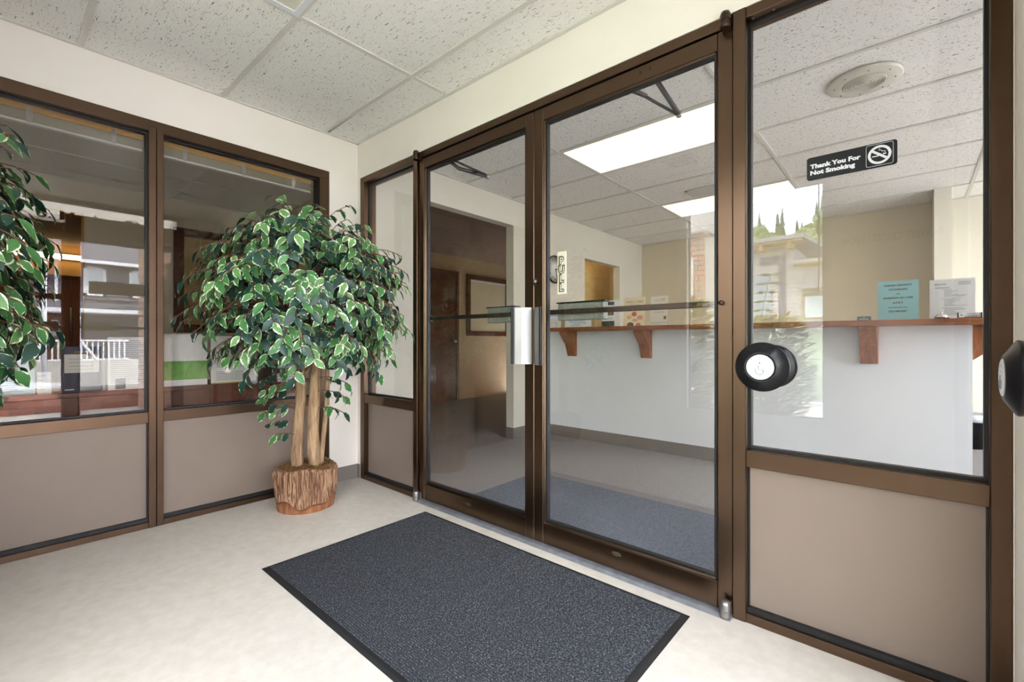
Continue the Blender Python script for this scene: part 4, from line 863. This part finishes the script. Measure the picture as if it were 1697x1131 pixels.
def bricks(root, faces, mats, bl=.2, bh=.062, j=.011, seed=1):
    """faces: (origin, along, normal, length, z0, z1)"""
    R = random.Random(seed); cache = {}
    for o, al, nr, ln, z0, z1 in faces:
        al, nr, o = Vector(al), Vector(nr), Vector(o); z = z0; r = 0
        while z + bh <= z1 + .001:
            a = -(bl + j) / 2 if r % 2 else 0.0
            while a < ln - .02:
                b0, b1 = max(a, 0), min(a + bl, ln)
                if b1 - b0 > .03:
                    key = (round(b1 - b0, 3), tuple(al), R.randrange(len(mats)))
                    if key not in cache:
                        L = key[0]; mb = MB().obox((0, 0, 0), al, nr, (0, 0, 1), L / 2, .02, bh / 2); me = bpy.data.meshes.new('brick')
                        me.from_pydata(mb.v, [], mb.f); me.materials.append(mats[key[2]]); cache[key] = me
                    ob = bpy.data.objects.new('brick', cache[key]); COL.objects.link(ob); ob.parent = root
                    ob.location = o + al * ((b0 + b1) / 2) + nr * R.uniform(-.010, -.006) + Vector((0, 0, z + bh / 2)) - ORG[root.name]
                a += bl + j
            z += bh + j; r += 1
t = thing('garden_wall', 'low red brick wall with concrete coping across the entrance path', 'wall', (6.12, -.9, -.02))
part(t, 'mortar_core', MORT, MB().box(6.01, 6.24, -2.6, 1.0, -.02, .275)); part(t, 'coping', CONC, MB().box(5.97, 6.28, -2.62, 1.02, .275, .33), bev=.006)
bricks(t, [((6.0, -2.1, 0), (0, 1, 0), (-1, 0, 0), 2.6, -.015, .275)], BR, bl=.22, bh=.085, j=.012, seed=3)
t = thing('brick_pillar', 'tan brick pillar carrying the stucco beam outside the entrance', 'pillar', (5.2, -.1, -.02))
part(t, 'mortar_core', MORT, MB().box(4.96, 5.38, -.35, .12, -.02, 2.549))
bricks(t, [((4.95, -.36, 0), (0, 1, 0), (-1, 0, 0), .48, .02, 2.54), ((4.95, -.36, 0), (1, 0, 0), (0, -1, 0), .43, .02, 2.54)], TB, .15, .085, seed=5)
struct('trim_3', 'rough stucco beam spanning the entrance path', STUC, MB().box(4.96, 5.38, -4.4, .14, 2.55, 2.82), 'beam')
part(t, 'plinth', CONC, MB().box(4.90, 5.44, -.41, .18, -.02, .03))

# house across the street
h = thing('street_house', 'dark grey clapboard house with white trim and porch', 'house', (27, 4, -.9)); SID = mat('grey_siding', (104, 101, 110), .8, var=.06, scale=6, stretch=(1, 1, 30)); WT = mat('white_trim', (236, 236, 240), .6); SHG = mat('grey_shingle', (74, 74, 80), .9, rgb2=(124, 122, 130), scale=5, stretch=(1, 4, 14))
part(h, 'wall', SID, MB().box(24, 31, -1.2, 11, -.9, 4.45))
for i in range(23): part(h, 'clapboard', SID, MB().prism([(24, .0), (23.965, .0), (24, .19)], lambda x, z, y: (x, y, -.1 + .195 * i + z), -1.2, 11))
part(h, 'roof', SHG, MB().add([(23.4, -1.8, 4.5), (23.4, 11.6, 4.5), (31.6, 11.6, 4.5), (31.6, -1.8, 4.5), (27.5, 2.0, 7.2), (27.5, 8, 7.2)], [(0, 1, 5, 4), (1, 2, 5), (2, 3, 4, 5), (3, 0, 4), (0, 3, 2, 1)])); part(h, 'gutter', WT, MB().box(23.36, 23.46, -1.85, 11.65, 4.36, 4.5))
def hwin(y0, y1, z0, z1):
    f = part(h, 'window', WT, MB().box(23.93, 23.99, y0, y1, z1 - .1, z1).box(23.93, 23.99, y0, y1, z0, z0 + .1).box(23.93, 23.99, y0, y0 + .12, z0, z1).box(23.93, 23.99, y1 - .12, y1, z0, z1)); part(f, 'pane', mat('blind_pane', (206, 214, 222), .3), MB().box(23.95, 23.97, y0 + .12, y1 - .12, z0 + .1, z1 - .1)); part(f, 'sash', WT, MB().box(23.94, 23.98, y0 + .12, y1 - .12, (z0 + z1) / 2 - .03, (z0 + z1) / 2 + .03))
for y0 in (.79, 2.34, 5.0, 7.5): hwin(y0, y0 + .75, 3.0, 4.28)
pr = part(h, 'porch_roof', WT, MB().box(22.4, 24, -1.6, 6.0, 2.18, 2.34)); part(pr, 'porch_shingles', SHG, MB().prism([(22.4, 2.34), (24, 2.34), (24, 2.72)], lambda x, z, y: (x, y, z), -1.6, 6.0)); part(h, 'porch_floor', CONC, MB().box(22.4, 24, -1.6, 6, -.9, .18))
dd = part(h, 'front_door', mat('brown_door', (112, 84, 66), .6), MB().box(23.9, 23.96, -.45, .30, .18, 2.1)); part(dd, 'door_glass', mat('pale_glass', (170, 176, 180), .2), MB().box(23.88, 23.9, -.2, .05, 1.2, 1.9))
for y in (-1.5, .42, 2.65, 5.9): part(h, 'porch_post', WT, MB().box(22.45, 22.6, y, y + .15, .18, 2.18))
for i in range(20): part(h, 'baluster', WT, MB().box(22.48, 22.53, -1.3 + .17 * i, -1.25 + .17 * i, .25, .98))
part(h, 'handrail', WT, MB().box(22.45, 22.56, -1.4, 2.1, .98, 1.06).box(22.45, 22.56, -1.4, 2.1, .2, .26)); part(h, 'stair_rail', WT, MB().tube([(22.4, .2, 1.6), (21.2, .95, .2)], .05, 6)); part(h, 'downspout', WT, MB().box(23.9, 24.0, -.1, 0, 2.6, 4.4))
# parked car
def car(x, y, z, label):
    t = thing('parked_car', label, 'car', (x, y, z)); PW = mat('white_paint', (240, 240, 242), .2, spec=.6); GW = mat('car_glass', (60, 70, 80), .08)
    part(t, 'body', PW, MB().prism([(-2.1, .25), (-2.15, .6), (-2.0, .82), (-1.1, .92), (1.05, .92), (2.0, .84), (2.2, .62), (2.18, .25)], lambda a, b, c: (x + c, y + a, z + b), -.85, .85), bev=.05, seg=2)
    part(t, 'cabin', PW, MB().prism([(-1.3, .9), (-.75, 1.38), (.35, 1.40), (1.1, .9)], lambda a, b, c: (x + c, y + a, z + b), -.68, .68), bev=.05, seg=2)
    part(t, 'side_window', GW, MB().prism([(-1.08, .94), (-.68, 1.30), (-.05, 1.32), (-.05, .94)], lambda a, b, c: (x + c, y + a, z + b), -.70, .70)); part(t, 'side_window', GW, MB().prism([(.03, .94), (.03, 1.32), (.30, 1.32), (.82, .94)], lambda a, b, c: (x + c, y + a, z + b), -.70, .70))
    for a in (-1.35, 1.35):
        for s_ in (-.82, .82): wq = part(t, 'wheel', BLACK, MB().lathe([(.2, -.1), (.32, -.1), (.33, 0), (.32, .1), (.2, .1)], (x + s_, y + a, z + .33), (1, 0, 0), 24)); part(wq, 'hubcap', ALU, MB().lathe([(.2, -.11), (.2, .11)], (x + s_, y + a, z + .33), (1, 0, 0), 16))
car(12.6, -2.6, -.92, 'white sedan parked in the street before the porch')
def pole(): 
    t = thing('lamp_post', 'white lamp post beside the street house', 'lamp post', (17, -.75, -.9)); part(t, 'pole', WT, MB().tube([(17, -.75, -.9), (17, -.75, 3.6)], .06, 10)); part(t, 'arm', WT, MB().tube([(17, -.75, 3.4), (17, -.55, 3.62), (17, -.3, 3.5)], .03, 8)); part(t, 'cap', WT, MB().lathe([(.1, 3.6), (.12, 3.64), (.0001, 3.7)], (17, -.75, 0), n=12))
pole()

# building across the lawn
b = thing('grey_building', 'modern grey sided building with sloping roofs and stone base', 'building', (-3, -25, 1.2)); GS = mat('pale_siding', (186, 184, 188), .8, var=.04, scale=4, stretch=(1, 1, 20)); NV = mat('navy_panel', (92, 96, 128), .7); STN = [mat('stone_a', (190, 186, 180), .9, var=.15, scale=9), mat('stone_b', (160, 158, 158), .9, var=.15, scale=9), mat('stone_c', (208, 202, 192), .9, var=.15, scale=9)]; RF = mat('metal_roof', (150, 152, 154), .6); SOF = mat('wood_soffit', (196, 160, 118), .7)
part(b, 'wall', GS, MB().box(-3.6, -.95, -28, -22, 1.2, 5.25)); part(b, 'wall', GS, MB().box(-.95, 6, -28, -22.0, 1.2, 4.35))
for i in range(18): part(b, 'siding_board', GS, MB().prism([(-22, 0), (-21.975, 0), (-22, .17)], lambda y, z, x: (x, y, 1.98 + .18 * i + z), -3.6, -.95))
for i in range(13): part(b, 'siding_board', GS, MB().prism([(-22, 0), (-21.975, 0), (-22, .17)], lambda y, z, x: (x, y, 1.98 + .18 * i + z), -.95, 6))
part(b, 'upper_roof', RF, MB().add([(-6, -21, 5.42), (-.45, -21, 5.46), (.35, -28, 5.42), (-6, -28, 5.42), (-6, -21, 5.60), (-.45, -21, 5.64), (.35, -28, 5.6), (-6, -28, 5.6)], [(0, 1, 2, 3), (4, 5, 6, 7), (0, 1, 5, 4), (1, 2, 6, 5), (2, 3, 7, 6), (3, 0, 4, 7)])); part(b, 'soffit', SOF, MB().box(-6, -.5, -22, -21.05, 5.38, 5.42)); part(b, 'fascia', GS, MB().box(-3.6, -.95, -22.3, -22, 5.2, 5.4))
for x in (-2.2, -1.1): part(b, 'roof_beam', SOF, MB().box(x, x + .14, -21.9, -21.2, 5.1, 5.38))
part(b, 'lower_roof', RF, MB().box(-.85, 7, -23, -21.3, 4.4, 4.56)); part(b, 'soffit', SOF, MB().box(-.83, 7, -22, -21.35, 4.36, 4.4)); part(b, 'awning', RF, MB().box(-.75, .5, -22, -21.5, 3.30, 3.36))
part(b, 'navy_band', NV, MB().box(-2.35, -1.29, -21.97, -21.94, 4.55, 4.92).box(-1.55, -1.29, -21.97, -21.94, 2.1, 4.55)); part(b, 'tall_window', mat('blue_pane', (140, 168, 190), .1), MB().box(-2.5, -1.85, -21.97, -21.95, 2.2, 4.1))
f = part(b, 'window', mat('olive_trim', (150, 144, 124), .6), MB().box(-.66, .3, -21.97, -21.93, 1.9, 3.12)); part(f, 'pane', mat('sky_pane', (206, 222, 234), .05, .0), MB().box(-.52, .17, -21.94, -21.92, 2.04, 2.98))
sb = part(b, 'stone_base', MORT, MB().box(-3.6, 6, -22, -21.88, 1.1, 1.93)); 
tw = part(b, 'stone_tower', MORT, MB().box(-7.5, -3.2, -26, -21.6, 1.2, 5.2)); f = part(b, 'window', mat('dark_trim', (60, 62, 70), .5), MB().box(-5.2, -4.1, -21.6, -21.55, 3.5, 4.75).box(-5.2, -4.1, -21.6, -21.55, 1.6, 3.1)); part(f, 'pane', mat('blue_pane', (140, 168, 190), .1), MB().box(-5.1, -4.2, -21.56, -21.54, 3.6, 4.65).box(-5.1, -4.2, -21.56, -21.54, 1.7, 3.0))
R = random.Random(8)
def stones(x0, x1, z0, z1, y):
    z = z0
    while z < z1 - .02:
        hh = R.uniform(.09, .17); x = x0
        while x < x1 - .05:
            ww = R.uniform(.2, .5); xe = min(x + ww, x1); k_ = R.randrange(3)
            part(b, 'stone', STN[k_], MB().box(x + .008, xe - .008, y, y + R.uniform(.015, .05), z + .006, min(z + hh, z1) - .006)); x = xe
        z += hh
stones(-1.3, .9, 1.35, 1.93, -21.88); stones(-3.3, -3.2 + .6, 1.4, 5.2, -21.6) if False else None
stones(-4.1, -3.2, 1.4, 5.2, -21.6)
# brick wing of this building beside the side window
t = thing('brick_wing', 'tan brick wing with white fascia and tall narrow window', 'building', (-.6, -6.2, 0)); part(t, 'mortar_core', MORT, MB().box(-2.2, .585, -8, -5.62, -.03, 2.75)); part(t, 'fascia', STUC, MB().box(-2.3, .64, -8.1, -5.54, 2.72, 3.55), bev=.02)
bricks(t, [((-.35, -5.60, 0), (1, 0, 0), (0, 1, 0), .95, .02, 2.72)], TB, .2, .07, seed=9)
f = part(t, 'tall_window', WF, MB().box(.05, .42, -5.60, -5.575, .1, 2.34)); part(f, 'pane', mat('grey_pane', (150, 156, 154), .1), MB().box(.09, .38, -5.574, -5.57, .15, 2.28))

# shrubs by the side window
SHRB = [mat('shrub_lime', (136, 154, 54), .5, rgb2=(184, 190, 88), scale=9), mat('shrub_green', (52, 84, 34), .5, rgb2=(88, 118, 50), scale=9), mat('shrub_red', (140, 74, 44), .5, rgb2=(184, 130, 60), scale=9)]
def shrub(x, y, hgt, r, label, seed, n=3600):
    R = random.Random(seed); t = thing('garden_shrub', label, 'shrub', (x, y, -.03), 'shrubs outside the side window'); mbs = [MB(), MB(), MB()]
    for i in range(n):
        a = R.random() * 6.283; f = R.random() ** .5; z = hgt * (.12 + .88 * R.random()); rr = r * f * (.35 + .75 * math.sin(math.pi * (.12 + .72 * z / hgt))); p = Vector((x + rr * math.cos(a), y + rr * math.sin(a), z)); d = Vector((math.cos(a), math.sin(a), R.uniform(-.2, .7))).normalized(); s_ = d.cross(Vector((R.uniform(-.4, .4), R.uniform(-.4, .4), 1))).normalized(); l = R.uniform(.06, .13); k_ = R.choices((0, 1, 2), (.5, .38, .12))[0]
        if p.y > YS - .25: continue
        mbs[k_].add([p, p + d * l * .5 + s_ * l * .2, p + d * l, p + d * l * .5 - s_ * l * .2], [(0, 1, 2, 3)])
    for k_ in range(3): tag(part(t, 'foliage', SHRB[k_], mbs[k_], recalc=False), kind='stuff')
    for i in range(7): a = R.random() * 6.283; part(t, 'stem', STEM, MB().tube([(x, y, -.03), (x + r * .25 * math.cos(a), y + r * .25 * math.sin(a), hgt * .5), (x + r * .6 * math.cos(a), y + r * .6 * math.sin(a), hgt * .9)], [.010, .007, .003], 5))
shrub(1.10, -3.45, 1.45, .27, 'tall lime green shrub next to the brick wing', 31); shrub(1.95, -3.55, 1.25, .31, 'broad yellow green shrub behind the sapling', 32); shrub(2.78, -3.65, .95, .26, 'low feathery shrub at the end of the bed', 33)
t = thing('leafy_sapling', 'slender sapling with paired green leaves outside the side window', 'sapling', (1.93, -3.0, -.03)); S0 = [Vector((1.88, -3.0, -.03)), Vector((1.92, -3.0, .7)), Vector((1.98, -3.0, 1.3)), Vector((2.05, -3.0, 1.64))]
part(t, 'stem', STEM, MB().tube(S0, [.009, .007, .005, .003], 6)); LG = mat('sapling_leaf', (44, 92, 42), .45, rgb2=(74, 118, 52), scale=20)
for i in range(8):
    f = i / 7; p = Vector((1.93 + .12 * f, -3.0, 1.05 + .58 * f))
    for s_ in (-1, 1): e = Vector((s_ * .95, .1, -.25 + .3 * f)).normalized(); q = Vector((.2, 0, 1)); part(t, 'leaf', LG, MB().add([p, p + e * .045 + q * .016, p + e * .10, p + e * .045 - q * .016], [(0, 1, 2, 3)]), recalc=False)

# wooded hill
HP = [(-38, 1.6), (-46, 4), (-54, 6.5), (-63, 9.2), (-74, 12.5), (-80, 13.5), (-130, 18.5)]
struct('hill', 'green wooded hill rising behind the grey building', mat('hill_green', (110, 130, 92), .95, rgb2=(140, 156, 112), scale=.3),
       MB().add([(x, y, z) for y, z in HP for x in (-140, 60)], [(2 * i, 2 * i + 1, 2 * i + 3, 2 * i + 2) for i in range(len(HP) - 1)]), 'hill')
def tree_mesh(kind, seed):
    R = random.Random(seed); mb = MB()
    if kind == 'conifer':
        for i in range(9):
            z = 1.2 + i * .95; r = 2.0 * (1 - i / 10.5); n = 13; vs = [(0, 0, z + 1.7)] + [((r * (1.15 if k_ % 2 else .62) * R.uniform(.8, 1.2)) * math.cos(6.283 * k_ / n), (r * (1.15 if k_ % 2 else .62) * R.uniform(.8, 1.2)) * math.sin(6.283 * k_ / n), z - R.uniform(0, .5)) for k_ in range(n)]
            mb.add(vs, [(0, 1 + k_, 1 + (k_ + 1) % n) for k_ in range(n)])
    else:
        for i in range(30):
            c = Vector((R.gauss(0, 1.15), R.gauss(0, 1.15), R.uniform(2.0, 6.6))); c.x = max(-2.4, min(2.4, c.x)); c.y = max(-2.4, min(2.4, c.y)); r = R.uniform(.6, 1.2); n = 9; m_ = 6
            vs = [c + Vector((r * math.sin(math.pi * j / m_) * math.cos(6.283 * k_ / n), r * math.sin(math.pi * j / m_) * math.sin(6.283 * k_ / n), r * math.cos(math.pi * j / m_))) * 1 + Vector((R.uniform(-.3, .3), R.uniform(-.3, .3), R.uniform(-.3, .3))) for j in range(m_ + 1) for k_ in range(n)]
            mb.add(vs, [(j * n + k_, j * n + (k_ + 1) % n, (j + 1) * n + (k_ + 1) % n, (j + 1) * n + k_) for j in range(m_) for k_ in range(n)])
    me = bpy.data.meshes.new('crown'); me.from_pydata(mb.v, [], mb.f); me.update(); return me
CON = mat('conifer_green', (66, 94, 66), .9, rgb2=(96, 122, 84), scale=.8); DEC = mat('broadleaf_green', (120, 140, 88), .9, rgb2=(150, 164, 112), scale=.8); TRK = mat('far_trunk', (96, 78, 62), .9)
tm = MB().tube([(0, 0, 0), (0, 0, 3)], [.25, .18], 7); tme = bpy.data.meshes.new('trunk'); tme.from_pydata(tm.v, [], tm.f); tme.materials.append(TRK)
KM = {k_: [tree_mesh(k_, s_) for s_ in (1, 2, 3)] for k_ in ('conifer', 'broadleaf')}
for me in KM['conifer']: me.materials.append(CON)
for me in KM['broadleaf']: me.materials.append(DEC)
R = random.Random(77)
for con, y, z, st, off in ((True, -74, 12.5, 2.5, 0), (True, -77, 13.0, 2.5, 1.2), (True, -80, 13.5, 2.6, .5), (False, -46, 4, 7.8, 0), (False, -54.5, 6.6, 7.8, 4), (False, -63.5, 9.3, 7.8, 1)):
    x = 3 + (y - 1.9) * .36 + off; i = 0
    while x < 3 + (y - 1.9) * .09:
        k_ = 'conifer' if con else 'broadleaf'
        t = thing('conifer' if con else 'broadleaf_tree', 'dark conifer on the crest of the wooded hill' if con else 'yellow green broadleaf tree on the hill slope', 'tree', (x, y + R.uniform(-.3, .3), z - .3), 'conifers along the hill crest' if con else 'broadleaf trees on the hill slope')
        sc = R.uniform(.8, 1.0); t.scale = (sc * .46, sc * .46, sc * R.uniform(.55, 1.0)) if con else (sc, sc, sc * R.uniform(.9, 1.1)); t.rotation_euler.z = R.random() * 6.28
        for nm, me in (('crown', KM[k_][i % 3]), ('trunk', tme)): ob = bpy.data.objects.new(nm, me); COL.objects.link(ob); ob.parent = t
        x += st; i += 1
